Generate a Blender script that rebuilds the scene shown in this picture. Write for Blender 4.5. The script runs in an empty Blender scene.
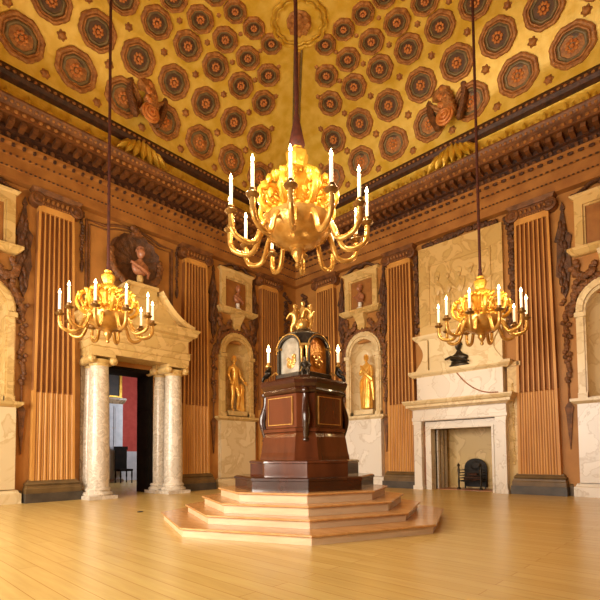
import bpy, bmesh, math, random
from mathutils import Vector, Matrix
PI = math.pi
sc = bpy.context.scene
COL = sc.collection
R = math.radians

# ------------------------------------------------------------------ materials
def lin(c):
    out = []
    for v in c:
        v = v / 255.0
        out.append(v / 12.92 if v <= 0.04045 else ((v + 0.055) / 1.055) ** 2.4)
    return (out[0], out[1], out[2], 1)

def new_mat(name):
    m = bpy.data.materials.new(name)
    m.use_nodes = True
    nt = m.node_tree
    b = nt.nodes['Principled BSDF']
    return m, nt, b

def mottled(name, c1, c2, scale=3.0, rough=.5, metal=0.0, bump=0.0, bscale=30.0, detail=4, coat=0.0, stretch=(1, 1, 1), lo=.35, hi=.65, spec=.5):
    m, nt, b = new_mat(name)
    tc = nt.nodes.new('ShaderNodeTexCoord')
    mp = nt.nodes.new('ShaderNodeMapping')
    mp.inputs['Scale'].default_value = stretch
    nt.links.new(tc.outputs['Object'], mp.inputs['Vector'])
    n = nt.nodes.new('ShaderNodeTexNoise')
    n.inputs['Scale'].default_value = scale
    n.inputs['Detail'].default_value = detail
    nt.links.new(mp.outputs['Vector'], n.inputs['Vector'])
    r = nt.nodes.new('ShaderNodeValToRGB')
    r.color_ramp.elements[0].position = lo
    r.color_ramp.elements[1].position = hi
    r.color_ramp.elements[0].color = lin(c1)
    r.color_ramp.elements[1].color = lin(c2)
    nt.links.new(n.outputs['Fac'], r.inputs['Fac'])
    nt.links.new(r.outputs['Color'], b.inputs['Base Color'])
    b.inputs['Roughness'].default_value = rough
    b.inputs['Metallic'].default_value = metal
    b.inputs['Coat Weight'].default_value = coat
    b.inputs['Specular IOR Level'].default_value = spec
    if bump:
        n2 = nt.nodes.new('ShaderNodeTexNoise')
        n2.inputs['Scale'].default_value = bscale
        n2.inputs['Detail'].default_value = 3
        nt.links.new(mp.outputs['Vector'], n2.inputs['Vector'])
        bp = nt.nodes.new('ShaderNodeBump')
        bp.inputs['Strength'].default_value = bump
        bp.inputs['Distance'].default_value = .03
        nt.links.new(n2.outputs['Fac'], bp.inputs['Height'])
        nt.links.new(bp.outputs['Normal'], b.inputs['Normal'])
    return m

def marble(name, base, base2, vein, scale=1.6, rough=.3, amount=.06):
    m, nt, b = new_mat(name)
    tc = nt.nodes.new('ShaderNodeTexCoord')
    n = nt.nodes.new('ShaderNodeTexNoise')
    n.inputs['Scale'].default_value = scale
    n.inputs['Detail'].default_value = 6
    n.inputs['Distortion'].default_value = 1.4
    nt.links.new(tc.outputs['Object'], n.inputs['Vector'])
    r = nt.nodes.new('ShaderNodeValToRGB')
    e = r.color_ramp.elements
    e[0].position = 0.0; e[0].color = lin(base)
    e[1].position = 1.0; e[1].color = lin(base2)
    for p, c in ((.5 - amount, base), (.5, vein), (.5 + amount * .6, base2)):
        x = e.new(p); x.color = lin(c)
    nt.links.new(n.outputs['Fac'], r.inputs['Fac'])
    nt.links.new(r.outputs['Color'], b.inputs['Base Color'])
    b.inputs['Roughness'].default_value = rough
    return m

def emit(name, c, s):
    m, nt, b = new_mat(name)
    b.inputs['Base Color'].default_value = lin(c)
    b.inputs['Emission Color'].default_value = lin(c)
    b.inputs['Emission Strength'].default_value = s
    return m

M = {}
M['wall'] = mottled('wall_paint', (164, 110, 50), (182, 126, 60), 2.2, .6, bump=.15, bscale=12)
M['wallred'] = mottled('umber_paint', (152, 84, 36), (178, 104, 46), 3, .55, bump=.2)
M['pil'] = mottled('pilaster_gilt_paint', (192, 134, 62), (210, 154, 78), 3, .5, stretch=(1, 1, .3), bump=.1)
M['flute'] = mottled('shaded_flute', (136, 84, 40), (158, 102, 50), 4, .6, stretch=(1, 1, .3))  # darker brown for the groove faces, deepening the flutes' shade in colour
M['grisaille'] = mottled('carved_umber', (92, 56, 28), (132, 82, 40), 9, .5, bump=.6, bscale=40)
M['umber'] = mottled('dark_umber', (66, 38, 20), (102, 62, 32), 7, .5, bump=.6, bscale=40)
M['corn'] = mottled('cornice_brown', (92, 54, 28), (126, 78, 38), 6, .5, bump=.4, bscale=25)
M['corndark'] = mottled('cornice_dark', (54, 30, 19), (84, 48, 26), 9, .5, bump=.5, bscale=35)
M['arch'] = mottled('architrave_ochre', (144, 92, 42), (166, 112, 54), 3, .5)
M['goldleaf'] = mottled('gilded_frieze', (206, 160, 40), (232, 194, 80), 5, .38, .35, bump=.5, bscale=18)
M['dome'] = mottled('gilded_vault', (214, 174, 56), (232, 198, 92), 3.5, .42, .15, bump=.25, bscale=9)
M['cofred'] = mottled('coffer_russet', (146, 92, 46), (188, 130, 68), 11, .5, .1, bump=.6, bscale=30)
M['cofolive'] = mottled('coffer_olive', (104, 88, 56), (138, 116, 74), 8, .5, bump=.3)
M['cofdark'] = mottled('coffer_deep_brown', (72, 48, 28), (100, 66, 38), 8, .6)
M['rosette'] = mottled('rosette_orange', (196, 116, 56), (220, 148, 76), 14, .5, .1, bump=.4)
M['gilt'] = mottled('gilding', (214, 156, 46), (240, 194, 86), 8, .3, .6, bump=.3, bscale=25)
M['giltsoft'] = mottled('gilded_wood', (184, 136, 62), (220, 176, 98), 6, .22, .6, bump=.2, bscale=20)
M['statue'] = mottled('gilded_lead', (240, 176, 70), (252, 208, 112), 6, .28, .45, bump=.2, bscale=22)
M['marble'] = marble('white_veined_marble', (222, 214, 202), (230, 222, 210), (204, 192, 176), 1.5, .3, .03)
M['marblewarm'] = marble('cream_marble', (218, 196, 152), (226, 206, 164), (204, 178, 130), 1.6, .35)
M['marblegold'] = marble('yellow_marble', (202, 170, 106), (214, 182, 120), (188, 152, 90), 2.2, .4)
M['marblegrey'] = marble('grey_brown_marble', (150, 128, 100), (166, 142, 112), (120, 98, 74), 3.0, .25)
M['column'] = marble('column_marble', (206, 194, 176), (220, 208, 190), (186, 170, 148), 6.0, .22)
M['pinkmarble'] = marble('rust_marble', (168, 110, 76), (182, 124, 86), (136, 84, 58), 3.0, .35)
M['plinth'] = mottled('grey_plinth', (62, 54, 46), (80, 70, 58), 5, .45)
M['basebrown'] = mottled('olive_base', (92, 70, 40), (116, 90, 52), 4, .45)
M['mahog'] = mottled('mahogany', (66, 32, 17), (98, 50, 26), 3, .18, 0, stretch=(1, 1, .25), coat=.6)
M['mahogdark'] = mottled('dark_mahogany', (44, 22, 13), (66, 32, 18), 3, .22, 0, coat=.5)
M['bronze'] = mottled('dark_bronze', (44, 38, 32), (70, 58, 42), 8, .35, .6, bump=.3)
M['blackiron'] = mottled('black_iron', (26, 22, 20), (40, 33, 28), 10, .6, .3, bump=.4)
M['darkwood'] = mottled('ebonised_wood', (20, 16, 13), (30, 23, 18), 4, .8, spec=.1)
M['pan'] = mottled('bronzed_pan', (112, 82, 44), (150, 114, 62), 9, .3, .6)
M['cable'] = mottled('cable_sleeve', (58, 20, 12), (80, 30, 18), 12, .7)
M['tread'] = mottled('step_oak', (182, 132, 76), (200, 150, 92), 3, .25, stretch=(1, 6, 1), coat=.2)
M['riser'] = mottled('step_pale_oak', (196, 166, 128), (208, 180, 142), 3, .3, stretch=(1, 1, 5))
M['candle'] = emit('candle_wax', (255, 236, 200), .6)
M['flame'] = emit('candle_flame', (255, 220, 150), 30)
M['red'] = mottled('crimson_damask', (176, 64, 52), (188, 76, 62), 6, .8)
M['paleblue'] = mottled('pale_grey_paint', (176, 178, 184), (196, 196, 200), 4, .5)
M['picture'] = mottled('picture_canvas', (34, 30, 24), (58, 46, 34), 5, .5)
M['dial'] = mottled('silvered_panel', (200, 190, 170), (150, 140, 120), 7, .25, .4)
M['dialwarm'] = mottled('gilded_panel', (190, 120, 40), (224, 160, 60), 9, .3, .5, bump=.5)
M['flatceil'] = mottled('painted_ceiling', (190, 140, 40), (210, 160, 60), 3, .5)
M['log'] = mottled('charred_log', (60, 34, 22), (96, 60, 38), 10, .8, bump=.5)
M['trimwhite'] = mottled('window_paint', (206, 198, 180), (220, 212, 196), 4, .5)

# floor: boards along x
def floor_mat():
    m, nt, b = new_mat('oak_floorboards')
    tc = nt.nodes.new('ShaderNodeTexCoord')
    br = nt.nodes.new('ShaderNodeTexBrick')
    br.offset = .37; br.inputs['Scale'].default_value = 1
    br.inputs['Brick Width'].default_value = 3.2
    br.inputs['Row Height'].default_value = .16
    br.inputs['Mortar Size'].default_value = .003
    br.inputs['Color1'].default_value = lin((208, 178, 108))
    br.inputs['Color2'].default_value = lin((198, 166, 96))
    br.inputs['Mortar'].default_value = lin((172, 126, 62))
    nt.links.new(tc.outputs['Object'], br.inputs['Vector'])
    mp = nt.nodes.new('ShaderNodeMapping'); mp.inputs['Scale'].default_value = (1.2, 14, 1)
    nt.links.new(tc.outputs['Object'], mp.inputs['Vector'])
    n = nt.nodes.new('ShaderNodeTexNoise'); n.inputs['Scale'].default_value = 1.5; n.inputs['Detail'].default_value = 5
    nt.links.new(mp.outputs['Vector'], n.inputs['Vector'])
    mx = nt.nodes.new('ShaderNodeMixRGB'); mx.blend_type = 'OVERLAY'; mx.inputs['Fac'].default_value = .22
    nt.links.new(br.outputs['Color'], mx.inputs['Color1'])
    nt.links.new(n.outputs['Fac'], mx.inputs['Color2'])
    nt.links.new(mx.outputs['Color'], b.inputs['Base Color'])
    b.inputs['Roughness'].default_value = .27
    return m
M['floor'] = floor_mat()

# ------------------------------------------------------------------ helpers
def finish(bm, name, mat, parent=None, smooth=False, loc=None, recalc=True):
    if recalc:
        bmesh.ops.recalc_face_normals(bm, faces=bm.faces[:])
    me = bpy.data.meshes.new(name)
    bm.to_mesh(me); bm.free()
    if smooth:
        for p in me.polygons: p.use_smooth = True
        try: me.set_sharp_from_angle(angle=R(40))
        except Exception: pass
    o = bpy.data.objects.new(name, me)
    me.materials.append(M[mat] if isinstance(mat, str) else mat)
    COL.objects.link(o)
    if parent: o.parent = parent
    if loc: o.location = loc
    return o

def nb(): return bmesh.new()

def box(bm, x0, x1, y0, y1, z0, z1):
    v = [bm.verts.new((x, y, z)) for z in (z0, z1) for y in (y0, y1) for x in (x0, x1)]
    for f in ((0, 2, 3, 1), (4, 5, 7, 6), (0, 1, 5, 4), (2, 6, 7, 3), (0, 4, 6, 2), (1, 3, 7, 5)):
        bm.faces.new([v[i] for i in f])

def rings(bm, rs, closed=True, cap=True):
    """loft through a list of equal-length point loops"""
    vs = [[bm.verts.new(p) for p in r] for r in rs]
    n = len(vs[0])
    for a, b in zip(vs, vs[1:]):
        for i in range(n if closed else n - 1):
            j = (i + 1) % n
            try: bm.faces.new((a[i], a[j], b[j], b[i]))
            except ValueError: pass
    if cap and closed:
        for r in (vs[0], vs[-1]):
            try: bm.faces.new(r)
            except ValueError: pass
    return vs

def lathe(bm, prof, seg=20, c=(0, 0, 0), rot=0.0, sx=1, sy=1, mod=None):
    rs = []
    for r, z in prof:
        ring = []
        for i in range(seg):
            a = rot + 2 * PI * i / seg
            rr = max(r, .0006) * (mod(a, z) if mod else 1)
            ring.append((c[0] + rr * math.cos(a) * sx, c[1] + rr * math.sin(a) * sy, c[2] + z))
        rs.append(ring)
    rings(bm, rs)

def poly_off(poly, d):
    """offset a convex CCW polygon outwards by d"""
    n = len(poly); out = []
    for i in range(n):
        p0, p1, p2 = Vector(poly[i - 1]), Vector(poly[i]), Vector(poly[(i + 1) % n])
        e1 = (p1 - p0).normalized(); e2 = (p2 - p1).normalized()
        n1 = Vector((e1.y, -e1.x)); n2 = Vector((e2.y, -e2.x))
        k = (n1 + n2); k = k / max(.2, (1 + n1.dot(n2)))
        out.append((p1.x + k.x * d, p1.y + k.y * d))
    return out

def poly_loft(bm, poly, prof, cap=True):
    rings(bm, [[(x, y, z) for x, y in poly_off(poly, d)] for d, z in prof], cap=cap)

def tube(bm, pts, r, seg=8, cap=True):
    pts = [Vector(p) for p in pts]
    n = len(pts); rs = []
    up = Vector((0, 0, 1))
    prev = None
    for i in range(n):
        t = (pts[min(i + 1, n - 1)] - pts[max(i - 1, 0)]).normalized()
        if prev is None:
            a = t.cross(up)
            if a.length < .1: a = t.cross(Vector((1, 0, 0)))
            a.normalize()
        else:
            a = prev - t * prev.dot(t); a.normalize()
        prev = a
        b = t.cross(a)
        rr = r[i] if isinstance(r, (list, tuple)) else r
        rs.append([tuple(pts[i] + (a * math.cos(2 * PI * k / seg) + b * math.sin(2 * PI * k / seg)) * rr) for k in range(seg)])
    rings(bm, rs, cap=cap)

def blob(bm, c, s, rot=None, sub=1):
    mat = Matrix.Translation(c)
    if rot: mat = mat @ Matrix.Rotation(rot[0], 4, rot[1])
    mat = mat @ Matrix.Diagonal((s[0], s[1], s[2], 1))
    bmesh.ops.create_icosphere(bm, subdivisions=sub, radius=1, matrix=mat)

def slab(bm, outline, y0, y1):
    """prism of an outline in x,z between two y planes"""
    rings(bm, [[(x, y0, z) for x, z in outline], [(x, y1, z) for x, z in outline]])

def extrude_x(bm, x0, x1, prof):
    """moulding along x: closed profile of (y, z)"""
    rings(bm, [[(x0, y, z) for y, z in prof], [(x1, y, z) for y, z in prof]])

def ret_mould(bm, hw, prof):
    """moulding on a wall returned at both ends; prof: (projection, z) upward, in front of y=0"""
    rs = []
    for d, z in prof:
        rs.append([(-hw - d, -.0, z), (-hw - d, d, z), (hw + d, d, z), (hw + d, -.0, z)])
    rings(bm, rs)

def empty(name, loc=(0, 0, 0), rz=0.0, label=None, cat=None, group=None):
    o = bpy.data.objects.new(name, None)
    COL.objects.link(o)
    o.empty_display_size = .2
    o.location = loc; o.rotation_euler = (0, 0, rz)
    tag(o, label, cat, group)
    return o

def tag(o, label=None, cat=None, group=None, kind=None):
    if label: o['label'] = label
    if cat: o['category'] = cat
    if group: o['group'] = group
    if kind: o['kind'] = kind
    return o

def tree(o):
    """a copy of a thing with its parts and sub-parts"""
    def rec(s, par):
        c = s.copy(); COL.objects.link(c)
        if par: c.parent = par
        for ch in s.children: rec(ch, c)
        return c
    return rec(o, None)

def on_wall(side, t, e=0.0, z=0.0):
    """location and rotation of a thing set against a wall; local y points into the room"""
    if side == 'right': return (t, e, z), 0.0
    return (e, t, z), -PI / 2

def put(o, side, t, e=0.0, z=0.0):
    o.location, rz = on_wall(side, t, e, z)
    o.rotation_euler = (0, 0, rz)
    return o

def arch(hw, z0, zs, n=14, rz=1.0):
    p = [(-hw, z0), (-hw, (z0 + zs) / 2)]
    for i in range(n + 1):
        a = PI - PI * i / n
        p.append((hw * math.cos(a), zs + hw * rz * math.sin(a)))
    p += [(hw, (z0 + zs) / 2), (hw, z0)]
    return p

def arch_slab(bm, outer, inner, y0, y1):
    n = len(outer)
    vo0 = [bm.verts.new((x, y0, z)) for x, z in outer]; vo1 = [bm.verts.new((x, y1, z)) for x, z in outer]
    vi0 = [bm.verts.new((x, y0, z)) for x, z in inner]; vi1 = [bm.verts.new((x, y1, z)) for x, z in inner]
    for i in range(n - 1):
        for a, b in ((vo0, vo1), (vo1, vi1), (vi1, vi0), (vi0, vo0)):
            bm.faces.new((a[i], a[i + 1], b[i + 1], b[i]))
    for i in (0, n - 1):
        bm.faces.new((vo0[i], vo1[i], vi1[i], vi0[i]))

# ------------------------------------------------------------------ the room
A, B = 14.4, 14.7           # the room's extent
S0 = 6.06                   # middle of each visible wall

def wall(name, side, length, z1, holes, mat):
    bm = nb()
    us = sorted({0, length} | {h[0] for h in holes} | {h[1] for h in holes})
    zs = sorted({0, z1} | {h[2] for h in holes} | {h[3] for h in holes})
    vc = {}
    def V(u, z):
        if (u, z) not in vc:
            vc[(u, z)] = bm.verts.new({'right': (u, 0, z), 'left': (0, u, z), 'front': (u, B, z), 'back': (A, u, z)}[side])
        return vc[(u, z)]
    for i in range(len(us) - 1):
        for j in range(len(zs) - 1):
            um, zm = (us[i] + us[i + 1]) / 2, (zs[j] + zs[j + 1]) / 2
            if any(h[0] < um < h[1] and h[2] < zm < h[3] for h in holes): continue
            bm.faces.new((V(us[i], zs[j]), V(us[i + 1], zs[j]), V(us[i + 1], zs[j + 1]), V(us[i], zs[j + 1])))
    o = finish(bm, name, mat, recalc=False)
    # give the wall its thickness outwards
    s = o.modifiers.new('thickness', 'SOLIDIFY'); s.thickness = .12
    s.offset = {'right': 1, 'left': -1, 'front': -1, 'back': 1}[side]
    s.offset = {'right': -1, 'left': 1, 'front': 1, 'back': -1}[side] * WN
    tag(o, kind='structure')
    return o
WN = -1
NR, NL = (2.9, 9.22), (2.72, 9.32)    # niche centres
nh = lambda c: (c - .5, c + .5, 2.12, 4.4)
wall('wall_right', 'right', A, 7.4, [nh(NR[0]), nh(NR[1]), (5.17, 6.75, 0, 1.62)], 'wall')
wall('wall_left', 'left', B, 7.4, [nh(NL[0]), nh(NL[1]), (5.47, 6.8, 0, 3.2)], 'wall')
WIN = [(1.2, 3.0), (4.2, 6.0), (7.2, 9.0)]
wall('wall_front', 'front', A, 7.4, [(a, b, .6, 4.4) for a, b in WIN], 'wall')
wall('wall_back', 'back', B, 7.4, [], 'wall')

# floor
bm = nb()
box(bm, -.0, A, 0, B, -.1, 0)
tag(finish(bm, 'floor', 'floor'), kind='structure')
bm = nb(); box(bm, -6.8, 0, 1.5, 8.5, -.1, 0)
tag(finish(bm, 'floor', 'floor'), kind='structure')

RECT = [(0, 0), (A, 0), (A, B), (0, B)]
def room_ring(name, prof, mat, smooth=False, parent=None):
    """band running round the room; profile of (distance from wall, z)"""
    bm = nb()
    poly_loft(bm, RECT, [(-d, z) for d, z in prof], cap=False)
    o = finish(bm, name, mat, parent, smooth)
    if not parent: tag(o, kind='structure')
    return o

# entablature
tr = room_ring('trim_1', [(0, 6.82), (.20, 6.82), (.20, 7.03), (.24, 7.05), (.24, 7.27), (.29, 7.29), (.29, 7.46), (.36, 7.50), (.36, 7.56), (0, 7.56)], 'arch')
fr = room_ring('trim_2', [(0, 7.56), (.26, 7.56), (.26, 7.74), (.34, 7.76), (.34, 7.86), (0, 7.86)], 'corndark')
cn = room_ring('trim_3', [(0, 7.86), (.36, 7.86), (.66, 7.90), (.66, 7.86), (.72, 7.86), (.72, 8.00), (.78, 8.04), (.84, 8.12), (.84, 8.16), (0, 8.16)], 'corn')
gf = room_ring('trim_4', [(0, 8.16), (.52, 8.16), (.50, 8.22), (.40, 8.34), (.32, 8.5), (.30, 8.68), (.33, 8.76), (0, 8.76)], 'goldleaf', True)
sm = room_ring('trim_5', [(0, 8.76), (.38, 8.76), (.46, 8.80), (.50, 8.88), (.50, 8.96), (.44, 9.02), (.42, 9.08), (0, 9.08)], 'corndark')

# carved runs on the entablature (pattern of the bands)
def run_pts(step, e, z, stop=12.6):
    k = 0; t = e + step * .5
    while t < stop:
        yield (t, e, z); yield (e, t, z)
        t += step
bm = nb()
for x, y, z in run_pts(.22, .47, 7.82):        # modillions below the corona
    if x > y: box(bm, x - .05, x + .05, .3, .62, 7.77, 7.87)
    else: box(bm, .3, .62, y - .05, y + .05, 7.77, 7.87)
finish(bm, 'modillion_run', 'corn', cn)
bm = nb()
for x, y, z in run_pts(.17, .34, 7.66):        # leaf scroll of the frieze
    blob(bm, (x - (.07 if x < y else 0), y - (.07 if x > y else 0), 7.65 + .03 * math.sin(x * 9 + y * 9)), (.055, .055, .075))
finish(bm, 'frieze_scroll', 'grisaille', fr)
bm = nb()
for x, y, z in run_pts(.11, .80, 8.02):
    blob(bm, (x, y, 8.06), (.035, .035, .035))
for x, y, z in run_pts(.15, .725, 7.93):
    blob(bm, (x, y, 7.93), (.05, .05, .04))
finish(bm, 'bead_run', 'arch', cn)
bm = nb()
for x, y, z in run_pts(.09, .25, 7.04):
    blob(bm, (x, y, 7.04), (.03, .03, .018))
for x, y, z in run_pts(.12, .30, 7.28):
    blob(bm, (x, y, 7.28), (.042, .03, .022))
for x, y, z in run_pts(.2, .34, 7.50):
    blob(bm, (x, y, 7.47), (.07, .04, .045))
finish(bm, 'architrave_enrichment', 'corndark', tr)
bm = nb(); rnd = random.Random(4)
for x, y, z in run_pts(.42, .40, 8.45):        # acanthus in the gilded cove
    s = rnd.uniform(.8, 1.15)
    along = Vector((1, 0, 0)) if x > y else Vector((0, 1, 0))
    for k in (-1, 0, 1):
        c = Vector((x, y, 8.46)) + along * (.09 * k)
        c.z -= .05 * abs(k)
        blob(bm, c, ((.05 if x > y else .05), .05, .17 * s), (k * .5, 'Y' if x > y else 'X'))
finish(bm, 'acanthus_run', 'goldleaf', gf)
bm = nb()
for x, y, z in run_pts(.13, .50, 8.92):
    blob(bm, (x, y, 8.92), (.045, .045, .03))
finish(bm, 'leaf_run', 'cofred', sm)

# coved vault
KP = [(.42, 9.08), (.56, 9.64), (1.17, 10.33), (1.9, 10.76), (2.5, 10.97), (3.15, 11.06), (3.7, 11.08)]
def cat(P, n=8):
    out = []
    for i in range(len(P) - 1):
        p0 = P[max(i - 1, 0)]; p1 = P[i]; p2 = P[i + 1]; p3 = P[min(i + 2, len(P) - 1)]
        for k in range(n):
            t = k / n
            out.append(tuple(.5 * ((2 * p1[j]) + (-p0[j] + p2[j]) * t + (2 * p0[j] - 5 * p1[j] + 4 * p2[j] - p3[j]) * t * t + (-p0[j] + 3 * p1[j] - 3 * p2[j] + p3[j]) * t ** 3) for j in (0, 1)))
    out.append(P[-1]); return out
PROF = cat(KP)
ARC = [0]
for a, b in zip(PROF, PROF[1:]): ARC.append(ARC[-1] + math.dist(a, b))
def cove(s):
    s = min(max(s, 0), ARC[-1] - 1e-6)
    for i in range(len(ARC) - 1):
        if ARC[i + 1] > s: break
    f = (s - ARC[i]) / (ARC[i + 1] - ARC[i])
    a, b = PROF[i], PROF[i + 1]
    p = (a[0] + (b[0] - a[0]) * f, a[1] + (b[1] - a[1]) * f)
    # smooth normal
    j0, j1 = max(i - 1, 0), min(i + 2, len(PROF) - 1)
    t = Vector((PROF[j1][0] - PROF[j0][0], PROF[j1][1] - PROF[j0][1])).normalized()
    return p, (t.y, -t.x)     # point (p,z), normal into the room
def arc_of(pt):
    best = min(range(len(PROF)), key=lambda i: math.dist(PROF[i], pt))
    return ARC[best]
bm = nb()
vs = rings(bm, [[(x, y, z) for x, y in poly_off(RECT, -d)] for d, z in PROF], cap=False)
bm.faces.new(vs[-1])
ceil = finish(bm, 'ceiling', 'dome', smooth=True)
tag(ceil, kind='structure')

LK = [1.097, .946, .81, .707, .563]
RU = [.47, .42, .37, .335, .28]
RV = [.44, .40, .34, .31, .28]
SK = [arc_of(KP[i + 1]) + (.02 if i == 0 else 0) for i in range(5)]
def cof_mesh(name, row, prof, mat, scal=False, seg=40):
    """eight-sided ring on the cove; prof: (radius fraction, lift)"""
    bm = nb(); rs = []
    for f, h in prof:
        ring = []
        for i in range(seg):
            a = 2 * PI * i / seg
            o = math.cos(PI / 8) / math.cos(((a + PI / 8) % (PI / 4)) - PI / 8)
            k = f * o
            if scal and f > .9: k *= 1 + .012 * math.cos(i * PI)
            (p, z), (nx, nz) = cove(SK[row] + RV[row] * k * math.sin(a))
            ring.append((RU[row] * k * math.cos(a), p + nx * h, z + nz * h))
        rs.append(ring)
    rings(bm, rs, cap=False)
    vs = list(bm.verts)[-seg:]
    bm.verts.ensure_lookup_table()
    try: bm.faces.new([bm.verts[len(bm.verts) - seg + i] for i in range(seg)])
    except ValueError: pass
    o = finish(bm, name, mat)
    me = o.data; bpy.data.objects.remove(o)
    return me
for row in range(5):
    mf = cof_mesh('coffer', row, [(1.0, -.02), (1.0, .05), (.93, .075), (.84, .075), (.78, .05), (.76, .07), (.70, .07), (.68, .02), (.66, .015)], 'cofred', True)
    mr = cof_mesh('recess', row, [(.665, .03), (.60, .05), (.54, .05), (.50, .02), (.48, .018)], 'cofolive')
    md = cof_mesh('recess_floor', row, [(.49, .022), (.3, .022)], 'cofdark')
    # rosette
    bm = nb()
    (p, z), (nx, nz) = cove(SK[row])
    tx = Vector((1, 0, 0)); tn = Vector((0, nx, nz)); tv = Vector((0, -nz, nx))
    r0 = RU[row] * .3
    for i in range(8):
        a = 2 * PI * i / 8
        c = Vector((0, p, z)) + tn * .035 + (tx * math.cos(a) + tv * math.sin(a)) * r0 * .68
        blob(bm, c, (r0 * .32, r0 * .32, r0 * .32))
    blob(bm, Vector((0, p, z)) + tn * .06, (r0 * .36,) * 3)
    o = finish(bm, 'rosette', 'rosette', smooth=True); mo = o.data; bpy.data.objects.remove(o)
    for side in ('right', 'left'):
        for j in range(10):
            t = S0 + (j - 4.5) * LK[row]
            if t - RU[row] < cove(SK[row] + RV[row])[0][0] - .1: continue
            c = bpy.data.objects.new('coffer', mf); COL.objects.link(c); c.parent = ceil
            put(c, side, t)
            for nm, me in (('recess', mr), ('recess_floor', md), ('rosette', mo)):
                d = bpy.data.objects.new(nm, me); COL.objects.link(d); d.parent = c
# small bosses between the coffers
for row in range(-1, 4):
    if row < 0: s = .2; L = LK[0] * 1.02
    else:
        s = (SK[row] + SK[row + 1]) / 2; L = (LK[row] + LK[row + 1]) / 2
    (p, z), (nx, nz) = cove(s)
    bm = nb(); r = .085 - .012 * max(row, 0)
    blob(bm, (0, p, z), (r, r, r), sub=2)
    for i in range(6):
        a = PI / 3 * i
        blob(bm, Vector((0, p, z)) + (Vector((1, 0, 0)) * math.cos(a) + Vector((0, -nz, nx)) * math.sin(a)) * r * .9, (r * .4,) * 3)
    o = finish(bm, 'boss', 'cofred', smooth=True); me = o.data; bpy.data.objects.remove(o)
    for side in ('right', 'left'):
        for j in range(9):
            t = S0 + (j - 4) * L
            if t < p + .15: continue
            c = bpy.data.objects.new('boss', me); COL.objects.link(c); c.parent = ceil
            put(c, side, t)
# groin moulding up the corner
bm = nb()
pts = []
for s in [ARC[-1] * i / 30 for i in range(29)]:
    (p, z), _ = cove(s); pts.append((p + .02, p + .02, z - .02))
tube(bm, pts, .06, 8)
finish(bm, 'groin_rib', 'cofred', ceil, True)
bm = nb()
for off in (-.13, .13):
    q = []
    for x, y, z in pts:
        q.append((x + max(off, 0) * 1.0, y - min(off, 0) * 1.0, z + .0))
    tube(bm, q, .022, 6)
finish(bm, 'groin_fillet', 'cofolive', ceil, True)
# lobed roundel at the corner of the central panel
bm = nb()
rp = (4.0, 4.0, 11.06)
for rr, th in ((.60, .04), (.50, .025)):
    tube(bm, [(rp[0] + (rr + .045 * abs(math.sin(6 * a))) * math.cos(a), rp[1] + (rr + .045 * abs(math.sin(6 * a))) * math.sin(a), rp[2] - .03) for a in [2 * PI * i / 72 for i in range(73)]], th, 6)
ro = finish(bm, 'roundel', 'goldleaf', ceil, True)
bm = nb(); blob(bm, rp, (.30, .30, .12), sub=2)
for i in range(8): blob(bm, (rp[0] + .2 * math.cos(i * PI / 4), rp[1] + .2 * math.sin(i * PI / 4), rp[2] - .08), (.10, .10, .06))
finish(bm, 'roundel_rosette', 'cofred', ro, True)
# border of the flat central panel
bm = nb()
poly_loft(bm, [(4.6, 4.6), (A - 4.6, 4.6), (A - 4.6, B - 4.6), (4.6, B - 4.6)], [(0, 11.09), (0, 10.98), (-.12, 10.94), (-.26, 10.98), (-.3, 11.09)], cap=False)
finish(bm, 'panel_border', 'cofred', ceil)

# carved cartouches on the cove above the middle of each visible wall
def cartouche(side, label):
    r = empty('cartouche', label=label, cat='carved cartouche', group='carved cartouches at the foot of the vault')
    put(r, side, S0 + .02)
    bm = nb(); rn = random.Random(8)
    for k in range(26):
        u = k / 25
        blob(bm, (.10 * math.sin(u * 7) + rn.uniform(-.1, .1), .80 + .10 * math.sin(u * PI), 9.45 + .85 * u), (rn.uniform(.12, .2), .16, rn.uniform(.10, .16)))
    finish(bm, 'shield', 'cofred', r, True)
    for sx in (-1, 1):
        bm = nb()
        for k in range(16):
            u = k / 15
            blob(bm, (sx * (.30 + .16 * math.sin(u * 2.6)), .72 + .08 * u, 9.35 + u * .95), (.10, .12, .12), (sx * .5, 'Y'))
        finish(bm, 'wing', 'grisaille', r, True)
    bm = nb()
    for rr, d_ in ((.20, 0), (.14, .04), (.07, .07)):
        tube(bm, [(rr * math.cos(a), .93 + d_, 9.38 + rr * math.sin(a)) for a in [2 * PI * i / 24 for i in range(25)]], .035, 6)
    blob(bm, (0, .95, 9.38), (.19, .04, .19))
    for k in range(10): blob(bm, (rn.uniform(-.12, .12), .98, 9.8 + rn.uniform(-.15, .35)), (.07, .06, .08))
    finish(bm, 'medallion', 'rosette', r, True)
    bm = nb()
    for k in range(-3, 4):
        blob(bm, (k * .16, .55, 8.62 - .02 * abs(k)), (.09, .12, .26), (-k * .28, 'Y'))
    finish(bm, 'gilded_shell', 'goldleaf', r, True)
cartouche('left', 'russet carved cartouche at the vault foot above the columned doorway')
cartouche('right', 'russet carved cartouche at the vault foot above the chimneypiece')

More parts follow.
